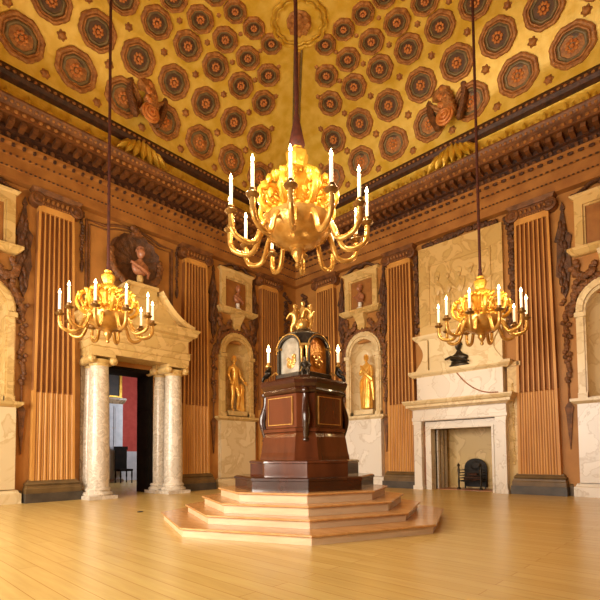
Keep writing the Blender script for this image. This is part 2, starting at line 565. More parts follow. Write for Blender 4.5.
# ------------------------------------------------------------------ pilasters
def flute_section(hw, dep, y, n=7, reed=False):
    pts = [(-hw, 0), (-hw, y)]
    m = hw * .10
    per = (2 * hw - 2 * m) / n
    for i in range(n):
        x0 = -hw + m + per * (i + .12); x1 = -hw + m + per * (i + .88)
        for k in range(7):
            u = k / 6
            x = x0 + (x1 - x0) * u
            d = math.sqrt(max(0, 1 - (2 * u - 1) ** 2)) * dep
            pts.append((x, y - (d if not reed else (d * .12 + dep * .45 * (1 - d / dep)) if 0 < k < 6 else 0)))
    pts += [(hw, y), (hw, 0)]
    return pts
def make_pilaster():
    r = empty('pilaster')
    bm = nb()
    rs = []
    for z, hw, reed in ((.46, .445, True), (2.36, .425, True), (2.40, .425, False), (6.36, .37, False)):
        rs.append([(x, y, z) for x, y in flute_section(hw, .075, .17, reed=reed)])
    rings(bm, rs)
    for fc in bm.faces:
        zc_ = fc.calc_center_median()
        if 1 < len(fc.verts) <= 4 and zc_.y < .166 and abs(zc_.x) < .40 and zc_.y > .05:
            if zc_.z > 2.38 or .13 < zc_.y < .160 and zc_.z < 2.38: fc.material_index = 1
    box(bm, -.37, .37, 0, .17, 6.36, 6.5)
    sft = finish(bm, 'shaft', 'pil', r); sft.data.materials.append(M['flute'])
    bm = nb()
    box(bm, -.58, .58, 0, .30, 0, .19)
    finish(bm, 'plinth', 'plinth', r)
    bm = nb()
    ret_mould(bm, .30, [(.26, .19), (.26, .29), (.245, .31), (.24, .35)])
    ret_mould(bm, .34, [(.155, .33), (.19, .35), (.205, .385), (.185, .42), (.16, .44), (.15, .47), (.13, .47)])
    finish(bm, 'base', 'basebrown', r)
    bm = nb()
    box(bm, -.40, .40, 0, .19, 6.5, 6.72)
    ret_mould(bm, .26, [(.2, 6.73), (.22, 6.76), (.27, 6.82), (0.2, 6.82)])
    cap = finish(bm, 'capital', 'corn', r)
    bm = nb()
    for i in range(7): blob(bm, (-.3 + .1 * i, .20, 6.62), (.035, .05, .055))
    for i in range(13): blob(bm, (-.3 + .05 * i, .19, 6.52), (.018, .02, .02))
    finish(bm, 'egg_moulding', 'arch', cap, True)
    for s in (-1, 1):
        bm = nb()
        prof = [(.0, .2), (.145, .2), (.15, .225), (.135, .235), (.11, .235), (.10, .215), (.08, .215), (.07, .235), (.045, .235), (.035, .25), (0, .255)]
        rs = []
        for rr, y in [(.145, .0)] + prof[1:]:
            rs.append([(s * .40 + max(rr, .001) * math.cos(2 * PI * i / 20), y, 6.60 + max(rr, .001) * math.sin(2 * PI * i / 20)) for i in range(20)])
        rings(bm, rs)
        finish(bm, 'volute', 'corn', cap, True)
    return r
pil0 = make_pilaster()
spots = [('left', 1.38, 'fluted pilaster left of the room corner, behind the clock'),
         ('left', 4.24, 'fluted pilaster between the doorway and the nude statue niche'),
         ('left', 7.92, 'fluted pilaster left of the columned doorway'),
         ('right', 1.48, 'fluted pilaster right of the room corner, behind the clock'),
         ('right', 4.24, 'fluted pilaster between the robed statue niche and the fireplace'),
         ('right', 7.76, 'fluted pilaster right of the white marble fireplace')]
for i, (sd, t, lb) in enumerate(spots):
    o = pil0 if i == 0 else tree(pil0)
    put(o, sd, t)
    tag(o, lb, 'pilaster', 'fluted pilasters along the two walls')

# baseboards between the bases
def base_run(side, t0, t1, n):
    bm = nb(); ext = [(0, 0), (.05, 0), (.05, .2), (.03, .24), (.0, .26)]
    if side == 'right': extrude_x(bm, t0, t1, ext)
    else:
        rings(bm, [[(y, t0, z) for y, z in ext], [(y, t1, z) for y, z in ext]])
    return tag(finish(bm, 'baseboard_' + n, 'basebrown'), kind='structure')
for sd, segs in (('right', ((.05, .9), (2.07, 2.1), (3.62, 3.66), (8.34, 8.4), (10.05, A))), ('left', ((.05, .8), (1.96, 1.98), (3.5, 3.62), (8.5, 8.54), (10.1, B)))):
    for a, b in segs: base_run(sd, a, b, sd)

# ------------------------------------------------------------------ statue niches
def make_niche(mat_s, mat_d):
    r = empty('statue_niche')
    bm = nb(); hw_o = .68; r_in = .46
    out = arch(.64, 2.12, 4.08, 16); inn = arch(r_in, 2.24, 4.02, 16)
    inn[0] = (-r_in, 2.12); inn[-1] = (r_in, 2.12)
    arch_slab(bm, out, inn, 0, .10)
    # archivolt and impost blocks
    arch_slab(bm, arch(.60, 4.02, 4.06, 16), arch(.50, 4.02, 4.06, 16), .10, .15)
    sur = finish(bm, 'surround', mat_s, r)
    for s in (-1, 1):
        bm = nb()
        x0, x1 = sorted((s * .44, s * .66))
        box(bm, x0, x1, -.0, .17, 3.90, 4.0)
        x0, x1 = sorted((s * .49, s * .61))
        box(bm, x0, x1, 0, .14, 2.2, 3.9)
        x0, x1 = sorted((s * .46, s * .64))
        box(bm, x0, x1, 0, .16, 2.12, 2.24)
        finish(bm, 'jamb', mat_s, sur)
    # recess: half cylinder and quarter dome
    bm = nb(); n = 14
    rs = []
    for z in (2.14, 2.7, 3.3, 3.9, 4.02):
        rs.append([(-.46 * math.cos(PI * i / n), -.44 * math.sin(PI * i / n) + .0, z) for i in range(n + 1)])
    for k in range(1, 8):
        a = PI / 2 * k / 7
        c = max(math.cos(a), .004)
        rs.append([(-.46 * math.cos(PI * i / n) * c, -.44 * math.sin(PI * i / n) * c, 4.02 + .46 * math.sin(a)) for i in range(n + 1)])
    rings(bm, rs, closed=False)
    for i in range(n + 1): pass
    finish(bm, 'recess', 'marblegold' if mat_s == 'marblegold' else 'marblewarm', r, True)
    bm = nb()
    slab_o = [(-.46 * math.cos(PI * i / n), -.44 * math.sin(PI * i / n)) for i in range(n + 1)]
    rings(bm, [[(x, y, 2.12) for x, y in slab_o], [(x, y, 2.16) for x, y in slab_o]])
    finish(bm, 'recess_sill', mat_s, r)
    bm = nb()
    box(bm, -.66, .66, 0, .16, .30, 2.0)
    finish(bm, 'dado', mat_d, r)
    bm = nb()
    ret_mould(bm, .60, [(.18, 0), (.18, .2), (.15, .22), (.12, .28), (.06, .3)])
    finish(bm, 'plinth', mat_d, r)
    bm = nb()
    ret_mould(bm, .56, [(.1, 1.98), (.14, 2.0), (.2, 2.04), (.23, 2.06), (.23, 2.12), (0.1, 2.13)])
    finish(bm, 'ledge', mat_s, r)
    return r
def make_tabernacle(mat):
    """square frame with bracket shelf above a niche"""
    r = empty('tabernacle')
    bm = nb()
    for x0, x1, z0, z1 in ((-.60, -.44, 5.42, 6.56), (.44, .60, 5.42, 6.56), (-.44, .44, 6.38, 6.56)):
        box(bm, x0, x1, 0, .11, z0, z1)
    ret_mould(bm, .52, [(.1, 6.54), (.14, 6.58), (.17, 6.62), (.1, 6.64)])
    for x0, x1, z0, z1 in ((-.44, -.40, 5.42, 6.38), (.40, .44, 5.42, 6.38), (-.40, .40, 6.34, 6.38)):
        box(bm, x0, x1, 0, .06, z0, z1)
    finish(bm, 'frame', mat, r)
    bm = nb(); box(bm, -.44, .44, 0, .02, 5.4, 6.4)
    finish(bm, 'back_panel', 'arch', r)
    bm = nb()
    ret_mould(bm, .50, [(.12, 5.26), (.16, 5.28), (.22, 5.34), (.24, 5.36), (.24, 5.42), (.1, 5.43)])
    finish(bm, 'shelf', mat, r)
    bm = nb()
    pr = [(0, 4.72), (.06, 4.74), (.10, 4.82), (.09, 4.92), (.14, 5.05), (.22, 5.15), (.25, 5.26), (0, 5.26)]
    rs = []
    for y, z in pr[1:-1]:
        w = .10 + (z - 4.72) * .16
        rs.append([(-w, 0, z), (-w, y, z), (w, y, z), (w, 0, z)])
    rings(bm, rs)
    finish(bm, 'bracket', mat, r)
    # dark scrolled crest
    bm = nb()
    for s in (-1, 1):
        for k in range(12):
            u = k / 11
            blob(bm, (s * (.12 + .5 * u), .08, 6.80 - .14 * u + .03 * math.sin(u * 6)), (.06, .07, .035 + .02 * (1 - u)))
    blob(bm, (0, .09, 6.76), (.15, .08, .09))
    finish(bm, 'crest', 'umber', r, True)
    return r
def make_swag():
    """carved drapery and flowers around the head of a niche"""
    bm = nb(); rn = random.Random(11)
    for s in (-1, 1):
        for k in range(34):
            u = k / 33
            a = PI * .5 * u
            rad = .74 + rn.uniform(-.03, .05)
            blob(bm, (s * rad * math.cos(a), .06, 4.02 + rad * math.sin(a)), (rn.uniform(.05, .09), .06, rn.uniform(.05, .09)))
        for k in range(26):
            u = k / 25
            blob(bm, (s * (.26 + .42 * u), .08, 4.98 - .20 * math.sin(PI * u) + rn.uniform(-.05, .05)), (rn.uniform(.05, .1), .07, rn.uniform(.05, .1)))
        for k in range(8):
            blob(bm, (s * (.60 + rn.uniform(-.05, .05)), .07, 5.15 - .09 * k), (.07, .06, .08))
    return finish(bm, 'carved_garland', 'grisaille', None, True)
def make_drop(h_top=6.35, dark='umber'):
    """hanging trophy: spear head, drapery, leaf cluster chain and tassel"""
    r = empty('wall_trophy')
    bm = nb(); rn = random.Random(21)
    slab(bm, [(0, 6.62), (-.05, 6.45), (-.02, 6.42), (-.10, 6.05), (-.18, 5.75), (-.13, 5.72), (-.14, 5.3), (-.17, 4.95), (-.08, 4.85), (-.06, 4.55), (0, 4.4), (.07, 4.6), (.1, 4.9), (.15, 5.1), (.12, 5.5), (.17, 5.8), (.08, 5.9), (.02, 6.42), (.05, 6.45)], 0, .06)
    for k in range(16):
        blob(bm, (rn.uniform(-.07, .07), .06, 6.1 - k * .1), (.05, .05, .12))
    finish(bm, 'drapery', dark, r, True)
    bm = nb()
    for k in range(34):
        z = 4.35 - k * .055
        w = .05 + .035 * math.sin(k * .9)
        blob(bm, (rn.uniform(-w, w), .05, z), (.055, .05, .06))
    finish(bm, 'leaf_chain', 'grisaille', r, True)
    bm = nb()
    tube(bm, [(0, .03, 2.5), (0, .03, 1.98)], .02, 6)
    slab(bm, [(-.09, 1.95), (-.02, 2.06), (.02, 2.06), (.09, 1.95), (.06, 1.8), (.035, 1.4), (0, 1.02), (-.035, 1.4), (-.06, 1.8)], 0, .05)
    finish(bm, 'tassel', 'grisaille', r)
    return r

nicheR = make_niche('marblewarm', 'marble'); put(nicheR, 'right', NR[0])
tag(nicheR, 'cream marble arched niche with white dado holding the robed gilded statue', 'niche', 'statue niches')
nicheR2 = tree(nicheR); put(nicheR2, 'right', NR[1]); tag(nicheR2, 'marble niche and dado at the right edge, cut by the frame', 'niche', 'statue niches')
nicheL = make_niche('marblegold', 'marblewarm'); put(nicheL, 'left', NL[0])
tag(nicheL, 'yellow marble arched niche holding the nude gilded statue', 'niche', 'statue niches')
nicheL2 = tree(nicheL); put(nicheL2, 'left', NL[1]); tag(nicheL2, 'marble niche and dado at the left edge, cut by the frame', 'niche', 'statue niches')

tabR = make_tabernacle('marblegold'); put(tabR, 'right', NR[0] - .04)
tag(tabR, 'yellow square frame and bracket shelf above the robed statue niche', 'wall frame', 'bust frames above the niches')
for sd, c, lb in (('right', NR[1], 'square frame and bracket shelf high at the right edge'), ('left', NL[0], 'yellow square frame and bracket shelf above the nude statue niche'), ('left', NL[1], 'square frame and bracket shelf high at the left edge')):
    o = tree(tabR); put(o, sd, c); tag(o, lb, 'wall frame', 'bust frames above the niches')
sw = make_swag(); put(sw, 'right', NR[0])
tag(sw, 'brown carved garland around the robed statue niche head', 'garland', 'carved garlands over the niches')
for sd, c, lb in (('right', NR[1], 'brown carved garland at the right edge of the room'), ('left', NL[0], 'brown carved garland around the nude statue niche head'), ('left', NL[1], 'brown carved garland at the left edge of the room')):
    o = tree(sw); put(o, sd, c); tag(o, lb, 'garland', 'carved garlands over the niches')
dr = make_drop()
drops = [('right', 2.10, 'dark carved trophy hanging left of the robed statue niche'),
         ('right', 3.66, 'dark carved trophy hanging right of the robed statue niche'),
         ('right', 8.38, 'dark carved trophy hanging right of the pilaster beyond the fireplace'),
         ('left', 1.97, 'dark carved trophy hanging right of the nude statue niche'),
         ('left', 3.56, 'dark carved trophy hanging left of the nude statue niche'),
         ('left', 8.53, 'dark carved trophy hanging at the far left of the room')]
for i, (sd, t, lb) in enumerate(drops):
    o = dr if i == 0 else tree(dr)
    put(o, sd, t); tag(o, lb, 'wall carving', 'carved trophies hanging beside the niches')

# ------------------------------------------------------------------ figures
def skin_obj(name, joints, edges, mat, parent, sub=2, root=0):
    me = bpy.data.meshes.new(name)
    me.from_pydata([j[0] for j in joints], edges, [])
    o = bpy.data.objects.new(name, me); COL.objects.link(o)
    if parent: o.parent = parent
    s = o.modifiers.new('skin', 'SKIN')
    for i, j in enumerate(joints):
        v = me.skin_vertices[0].data[i]
        rr = j[1]
        v.radius = rr if isinstance(rr, tuple) else (rr, rr)
        v.use_root = (i == root)
    m = o.modifiers.new('smooth', 'SUBSURF'); m.levels = sub; m.render_levels = sub
    s.use_smooth_shade = True
    me.materials.append(M[mat])
    # freeze the surface
    dg = bpy.context.evaluated_depsgraph_get()
    ev = o.evaluated_get(dg)
    me2 = bpy.data.meshes.new_from_object(ev)
    o.modifiers.clear(); o.data = me2; bpy.data.meshes.remove(me)
    for p in me2.polygons: p.use_smooth = True
    return o

def head_mesh(name, c, mat, parent, s=1.0, turn=0.0, hair='short'):
    """head with nose, brow, chin, ears and a cap of hair; faces +y, turned about z"""
    bm = nb()
    mt = Matrix.Translation(c) @ Matrix.Rotation(turn, 4, 'Z') @ Matrix.Scale(s, 4)
    bmesh.ops.create_uvsphere(bm, u_segments=20, v_segments=14, radius=1)
    for v in bm.verts:
        x, y, z = v.co
        w = .072; d = .092; h = .118
        if z < 0: w *= 1 - .28 * (-z) ** 1.5; 
        X, Y, Z = x * w, y * d, z * h
        if y > 0:
            f = math.exp(-((x / .22) ** 2))
            Y += .020 * f * math.exp(-(((z + .10) / .22) ** 2))          # nose
            Y += .010 * math.exp(-((x / .5) ** 2)) * math.exp(-(((z + .78) / .16) ** 2))   # chin
            Y += .007 * math.exp(-((x / .4) ** 2)) * math.exp(-(((z + .48) / .08) ** 2))   # lips
            Y -= .010 * (math.exp(-(((abs(x) - .38) / .16) ** 2)) * math.exp(-(((z - .06) / .12) ** 2)))  # eye sockets
        v.co = (X, Y, Z)
    for e in (-1, 1):
        blob(bm, (e * .074, -.005, -.005), (.012, .02, .03))
    rn = random.Random(3)
    for k in range(60):
        a = rn.uniform(0, 2 * PI); b = rn.uniform(.15, 1.45)
        p = (math.cos(a) * math.cos(b), math.sin(a) * math.cos(b), math.sin(b))
        if p[1] > .55 and p[2] < .75: continue
        blob(bm, (p[0] * .074, p[1] * .092 - .008, p[2] * .116 + .01), (.022, .022, .022))
    if hair == 'bun':
        blob(bm, (0, -.11, .03), (.045, .045, .045))
    bmesh.ops.transform(bm, matrix=mt, verts=bm.verts[:])
    return finish(bm, name, mat, parent, True)

def hand(bm, wrist, d, side, s=1.0, curl=.5):
    """palm, four bent fingers of unequal length and a thumb from the palm's side"""
    d = Vector(d).normalized()
    u = Vector((0, 1, 0)).cross(d)
    if u.length < .1: u = Vector((1, 0, 0))
    u = u.normalized(); n = d.cross(u)
    w = Vector(wrist)
    c = w + d * .045 * s
    rot = Matrix((u, n, d)).transposed().to_4x4()
    bmesh.ops.create_icosphere(bm, subdivisions=2, radius=1, matrix=Matrix.Translation(c) @ rot @ Matrix.Diagonal((.040 * s, .017 * s, .052 * s, 1)))
    for k, L in enumerate((.07, .08, .074, .058)):
        b0 = w + d * .085 * s + u * (.027 - .018 * k) * s
        b1 = b0 + d * L * .5 * s + n * .010 * s * curl
        b2 = b1 + (d * .75 + n * curl).normalized() * L * .5 * s
        tube(bm, [b0 - d * .02 * s, b0, b1, b2], [.009 * s, .009 * s, .0085 * s, .006 * s], 6)
    t0 = w + d * .03 * s + u * .03 * s * side
    t1 = t0 + (d * .6 + u * side).normalized() * .035 * s
    tube(bm, [t0 - u * side * .01 * s, t0, t1, t1 + d * .028 * s], [.012 * s, .012 * s, .010 * s, .007 * s], 6)

def socle(bm, z0, z1, hw=.30, hd=.22, y=0):
    box(bm, -hw, hw, y - hd, y + hd, z0, z1)

def nude_statue():
    r = empty('statue')
    zb = 2.30
    J = [((0, 0, zb + .90), (.125, .095)),      # 0 pelvis
         ((.01, .0, zb + 1.06), (.105, .085)),  # 1 waist
         ((-.01, .01, zb + 1.24), (.150, .10)), # 2 chest
         ((-.015, .0, zb + 1.36), (.12, .075)), # 3 upper chest
         ((-.015, .0, zb + 1.45), (.050, .05)), # 4 neck
         ((-.01, .01, zb + 1.52), (.045, .045)),
         ((-.17, .0, zb + 1.355), (.058, .055)), # 6 r shoulder
         ((-.25, .02, zb + 1.12), (.044, .044)), # 7 elbow
         ((-.20, .11, zb + .92), (.027, .027)),  # 8 wrist
         ((.145, .0, zb + 1.335), (.058, .055)), # 9 l shoulder
         ((.25, .0, zb + 1.10), (.044, .044)),  # 10 elbow
         ((.33, .07, zb + .95), (.027, .027)),  # 11 wrist
         ((-.085, .0, zb + .82), (.088, .088)), # 12 r hip
         ((-.075, .035, zb + .50), (.060, .06)),# 13 knee
         ((-.085, .0, zb + .30), (.052, .056)), # 14 calf
         ((-.08, -.01, zb + .09), (.030, .032)),# 15 ankle
         ((-.10, .10, zb + .035), (.035, .024)),# 16 toe
         ((.085, .0, zb + .80), (.088, .088)),  # 17 l hip
         ((.12, .09, zb + .50), (.060, .06)),   # 18 knee
         ((.13, .02, zb + .30), (.050, .055)),
         ((.14, -.03, zb + .09), (.030, .032)),
         ((.17, .07, zb + .035), (.035, .024))]
    E = [(0, 1), (1, 2), (2, 3), (3, 4), (4, 5), (3, 6), (6, 7), (7, 8), (3, 9), (9, 10), (10, 11), (0, 12), (12, 13), (13, 14), (14, 15), (15, 16), (0, 17), (17, 18), (18, 19), (19, 20), (20, 21)]
    body = skin_obj('figure', J, E, 'statue', r)
    head_mesh('head', (-.01, .02, zb + 1.60), 'statue', body, 1.0, .5)
    bm = nb(); hand(bm, (-.20, .11, zb + .92), (.1, .35, -.9), 1); finish(bm, 'hand', 'statue', body, True)
    bm = nb(); hand(bm, (.33, .07, zb + .95), (.4, .4, -.8), -1); finish(bm, 'hand', 'statue', body, True)
    # drapery falling over the tree stump on the viewer's right
    bm = nb()
    lathe(bm, [(.10, 0), (.09, .2), (.08, .5), (.09, .7), (.06, .86), (.0, .9)], 16, (.29, -.02, zb), mod=lambda a, z: 1 + .16 * math.cos(5 * a + z * 3))
    finish(bm, 'draped_stump', 'statue', r, True)
    bm = nb()
    box(bm, -.36, .36, -.26, .20, 2.161, 2.30)
    finish(bm, 'statue_base', 'marblegold', r)
    return r
def robed_statue():
    r = empty('statue')
    zb = 2.30
    J = [((0, 0, zb + .92), (.15, .12)),
         ((0, .0, zb + 1.10), (.115, .09)),
         ((.01, .01, zb + 1.25), (.145, .10)),
         ((.01, .0, zb + 1.36), (.115, .075)),
         ((.01, .0, zb + 1.44), (.045, .045)),
         ((.01, .01, zb + 1.51), (.042, .042)),
         ((-.14, .0, zb + 1.34), (.06, .055)),
         ((-.21, .04, zb + 1.12), (.05, .05)),
         ((-.10, .17, zb + 1.10), (.028, .028)),
         ((.16, .0, zb + 1.34), (.06, .055)),
         ((.22, .02, zb + 1.10), (.05, .05)),
         ((.20, .10, zb + .92), (.028, .028)),
         ((0, .0, zb + .65), (.17, .14)),
         ((.0, .01, zb + .35), (.18, .14)),
         ((.0, .0, zb + .10), (.20, .15)),
         ((.0, .0, zb + .02), (.20, .15))]
    E = [(0, 1), (1, 2), (2, 3), (3, 4), (4, 5), (3, 6), (6, 7), (7, 8), (3, 9), (9, 10), (10, 11), (0, 12), (12, 13), (13, 14), (14, 15)]
    body = skin_obj('figure', J, E, 'statue', r, 3)
    for v in body.data.vertices:                      # folds of the robe
        if v.co.z < zb + 1.0 and abs(v.co.x) < .3:
            a = math.atan2(v.co.y, v.co.x)
            k = 1 + .11 * math.cos(9 * a + 3 * v.co.z) * min(1, (zb + 1.05 - v.co.z) / .3)
            v.co.x *= k; v.co.y *= k
    head_mesh('head', (.01, .02, zb + 1.59), 'statue', body, .97, -.4, 'bun')
    bm = nb(); hand(bm, (-.10, .17, zb + 1.10), (.9, .3, .1), 1); finish(bm, 'hand', 'statue', body, True)
    bm = nb(); hand(bm, (.20, .10, zb + .92), (0, .5, -.9), -1); finish(bm, 'hand', 'statue', body, True)
    bm = nb()      # mantle over the shoulder and arm
    rn = random.Random(5)
    tube(bm, [(-.15, .09, zb + 1.38), (-.02, .13, zb + 1.2), (.12, .13, zb + 1.05), (.22, .06, zb + .95), (.25, .03, zb + .6), (.24, .0, zb + .3)], [.03, .05, .05, .06, .05, .02], 8)
    tube(bm, [(.16, .06, zb + 1.38), (.02, .13, zb + 1.1), (-.14, .12, zb + .85), (-.17, .05, zb + .5), (-.16, .06, zb + .2)], [.03, .04, .045, .04, .02], 8)
    finish(bm, 'mantle', 'statue', body, True)
    bm = nb()
    box(bm, -.34, .34, -.26, .20, 2.161, 2.30)
    finish(bm, 'statue_base', 'marblewarm', r)
    return r
sL = nude_statue(); put(sL, 'left', NL[0], -.06)
tag(sL, 'gilded nude standing statue in the yellow niche left of the clock', 'statue')
sR = robed_statue(); put(sR, 'right', NR[0] + .03, -.06)
tag(sR, 'gilded robed standing statue in the niche right of the clock', 'statue')

def make_bust(mat, socle_mat, s=1.0, turn=0.0, wide=1.0, low=.12):
    r = empty('bust')
    J = [((0, 0, .20), (low, .08)), ((0, 0, .32), (.19 * wide, .11)), ((0, 0, .42), (.15 * wide, .085)), ((0, .0, .50), (.055, .055)), ((0, .015, .56), (.05, .05)),
         ((-.17 * wide, 0, .38), (.075, .07)), ((.17 * wide, 0, .38), (.075, .07))]
    E = [(0, 1), (1, 2), (2, 3), (3, 4), (2, 5), (2, 6)]
    b = skin_obj('torso', J, E, mat, r, 2)
    head_mesh('head', (0, .03, .66), mat, b, 1.0, turn)
    bm = nb()
    tube(bm, [(-.2 * wide, .06, .42), (-.05, .12, .33), (.12, .12, .25), (.15, .03, .18)], [.03, .04, .04, .02], 8)
    finish(bm, 'sash', mat, b, True)
    bm = nb()
    lathe(bm, [(.11, 0), (.11, .025), (.08, .04), (.055, .08), (.065, .12), (.06, .2)], 16)
    finish(bm, 'socle', socle_mat, r, True)
    r.scale = (s, s, s)
    return r
b1 = make_bust('pinkmarble', 'marble', .95, .3)
put(b1, 'left', NL[0], .13, 5.43); tag(b1, 'russet marble bust in the square frame above the nude statue', 'bust', 'busts in the wall frames')
b2 = tree(b1); put(b2, 'right', NR[0] - .04, .13, 5.43); tag(b2, 'russet marble bust in the square frame above the robed statue', 'bust', 'busts in the wall frames')

# ------------------------------------------------------------------ doorway (left wall)
d = empty('doorway_surround', label='marble door surround with columns, frieze and sloping pediment', cat='door surround')
put(d, 'left', 6.06)
# local x = 6.06 - t
def dcol(x, y, r, name='column'):
    bm = nb()
    lathe(bm, [(r * 1.0, .26), (r * 1.02, .6), (r * 1.0, 1.4), (r * .93, 2.4), (r * .86, 3.05)], 24, (x, y, 0))
    c = finish(bm, name, 'column', d, True)
    bm = nb()
    box(bm, x - r * 1.35, x + r * 1.35, y - r * 1.35, y + r * 1.35, 0, .08)
    lathe(bm, [(r * 1.3, .08), (r * 1.38, .11), (r * 1.3, .15), (r * 1.12, .17), (r * 1.12, .19), (r * 1.2, .21), (r * 1.12, .25), (r * 1.0, .27)], 24, (x, y, 0))
    finish(bm, 'column_base', 'column', c, True)
    bm = nb()
    lathe(bm, [(r * .86, 3.03), (r * .95, 3.06), (r * .95, 3.09), (r * .9, 3.1), (r * 1.1, 3.18)], 24, (x, y, 0))
    box(bm, x - r * 1.15, x + r * 1.15, y - r * 1.1, y + r * 1.1, 3.24, 3.32)
    for s in (-1, 1):
        rs = []
        for yy, rr in ((-.22, .06), (-.2, .095), (.2, .095), (.22, .06), (.25, .04)):
            rs.append([(x + s * r * 1.05 + rr * math.cos(2 * PI * i / 14), y + yy * r / .22, 3.17 + rr * math.sin(2 * PI * i / 14)) for i in range(14)])
        rings(bm, rs)
    finish(bm, 'column_capital', 'marblegold', c, True)
for x in (-1.0, .93): dcol(x, .43, .235)
for x in (-.99, .80): dcol(x, -.02, .21, 'rear_column')
bm = nb()
box(bm, -1.26, -.75, 0, .04, 0, 3.32); box(bm, .62, 1.22, 0, .04, 0, 3.32)
finish(bm, 'backing', 'marblegrey', d)
bm = nb()
ret_mould(bm, 0.62, [(.64, 3.32), (.64, 3.46), (.67, 3.48), (.67, 3.62), (.70, 3.64)])
for rr in (): pass
finish(bm, 'architrave', 'marblegold', d)
bm = nb(); ret_mould(bm, .62, [(.63, 3.64), (.63, 3.96)])
finish(bm, 'frieze', 'marblegold', d)
bm = nb()
ret_mould(bm, .62, [(.64, 3.96), (.69, 4.0), (.72, 4.04), (.80, 4.08), (.82, 4.16), (.86, 4.22), (.86, 4.26)])
finish(bm, 'cornice', 'marblegold', d)
bm = nb()
def rake(s):
    out = []
    for k in range(15):
        u = k / 14
        out.append((s * (1.38 - .95 * u), 4.26 + .20 * u + .55 * u ** 2.2))
    return out
lf = rake(-1); rg = rake(1)
slab(bm, lf + rg[::-1], .05, .55)
tym = finish(bm, 'pediment', 'marblegold', d)
bm = nb()
for side_pts in (lf, rg):
    rs = []
    for x, z in side_pts: rs.append([(x, .05, z - .02), (x, .72, z - .02), (x, .78, z + .09), (x, .05, z + .09)])
    rings(bm, rs)
finish(bm, 'raking_moulding', 'marblegold', tym)
bm = nb()
box(bm, -.36, .36, .02, .60, 4.85, 5.1)
ret_mould(bm, .0, [(.0, 5.14)] * 0 + [(.3, 5.10), (.42, 5.14), (.42, 5.18), (.3, 5.2)])
box(bm, -.40, .40, 0, .62, 5.10, 5.2)
finish(bm, 'pedestal', 'marblegold', d)
# dark panelled reveal of the doorway
bm = nb()
for t0, t1 in ((6.79, 6.82), (5.44, 5.485)):
    x0, x1 = 6.06 - t1, 6.06 - t0
    box(bm, x0, x1, -.85, .0, 0, 3.2)
box(bm, 6.06 - 6.8, 6.06 - 5.47, -.85, 0, 3.12, 3.2)
jb = finish(bm, 'door_lining', 'darkwood', d)
bm = nb()
for z0, z1 in ((.15, .95), (1.1, 2.05), (2.2, 3.0)):
    box(bm, .535, .575, -.72, -.14, z0, z1)
    box(bm, .52, .575, -.66, -.20, z0 + .07, z1 - .07)
finish(bm, 'lining_panel', 'darkwood', jb)

# shell with the dark bust above the doorway
sh = empty('shell_roundel', label='dark carved shell roundel behind the bust above the doorway', cat='wall carving')
put(sh, 'left', 6.06)
bm = nb()
seg = 60; rs = []
for f, y in ((.02, .10), (.5, .12), (.85, .16), (.97, .24), (1.0, .20), (1.0, .0)):
    rs.append([(.66 * f * (1 + .03 * math.cos(15 * a)) * math.cos(a), y + .02 * math.cos(15 * a) * f, 5.93 + .66 * f * (1 + .03 * math.cos(15 * a)) * math.sin(a)) for a in [2 * PI * i / seg for i in range(seg)]])
rings(bm, rs)
finish(bm, 'shell', 'umber', sh, True)
rn = random.Random(14)
for s in (-1, 1):
    bm = nb()
    for k in range(22):
        a = -PI / 2 + s * (.5 + 1.25 * k / 21)
        blob(bm, (.66 * math.cos(a) + rn.uniform(-.03, .03), .22, 5.90 + .66 * math.sin(a)), (.08, .07, .1))
    for k in range(7): blob(bm, (s * (.5 + .05 * k), .2, 5.35 - .06 * k), (.07, .06, .07))
    finish(bm, 'wreath', 'grisaille', sh, True)
bm = nb()
for k in range(8): blob(bm, (rn.uniform(-.14, .14), .2, 6.62 + rn.uniform(-.06, .14)), (.09, .08, .08))
finish(bm, 'shell_crest', 'grisaille', sh, True)
b3 = make_bust('pinkmarble', 'marblegold', 1.25, -.3, 1.1); put(b3, 'left', 6.06, .40, 5.21)
tag(b3, 'brown bust on the pedestal above the doorway, before the shell', 'bust')

# panel mouldings of the wall bay over the doorway
bm = nb()
def strip(x0, x1, z0, z1): box(bm, x0, x1, 0, .05, z0, z1)
path = [(-1.16, .02, 3.4), (-1.16, .02, 6.62), (-.75, .02, 6.62), (-.5, .02, 6.72), (-.2, .02, 6.78), (.2, .02, 6.78), (.5, .02, 6.72), (.75, .02, 6.62), (1.12, .02, 6.62), (1.12, .02, 3.4)]
tube(bm, path, .035, 6)
tube(bm, [(x * .94, y, z - .09 if z > 4 else z) for x, y, z in path], .018, 6)
pm = finish(bm, 'panel_moulding', 'grisaille')
put(pm, 'left', 6.06); tag(pm, 'brown shaped panel moulding framing the wall above the doorway', 'moulding')
# small carved pendants beside the shell
def pendant():
    bm = nb(); rn = random.Random(2)
    tube(bm, [(0, .03, 6.7), (0, .03, 5.5)], .02, 6)
    for k in range(16):
        blob(bm, (rn.uniform(-.025, .025), .05, 6.72 - k * .08), (.05 * (1.2 - abs(k - 7) / 12), .04, .05))
    lathe(bm, [(0, 0), (.03, .06), (.05, .2), (.02, .3)], 8, (0, .05, 5.28))
    return finish(bm, 'carved_pendant', 'umber', None, True)
pe = pendant(); put(pe, 'left', 7.33)
tag(pe, 'slim dark carved pendant left of the doorway bay', 'wall carving', 'slim carved pendants')
p2 = tree(pe); put(p2, 'left', 4.80); tag(p2, 'slim dark carved pendant right of the doorway bay', 'wall carving', 'slim carved pendants')

bm = nb(); lathe(bm, [(.05, 0), (.05, .008), (.04, .012), (0, .013)], 16)
fs_ = finish(bm, 'floor_socket', 'blackiron', None, True, loc=(3.5, 7.62, .0))
tag(fs_, 'small round dark floor socket between the doorway and the steps', 'floor socket')
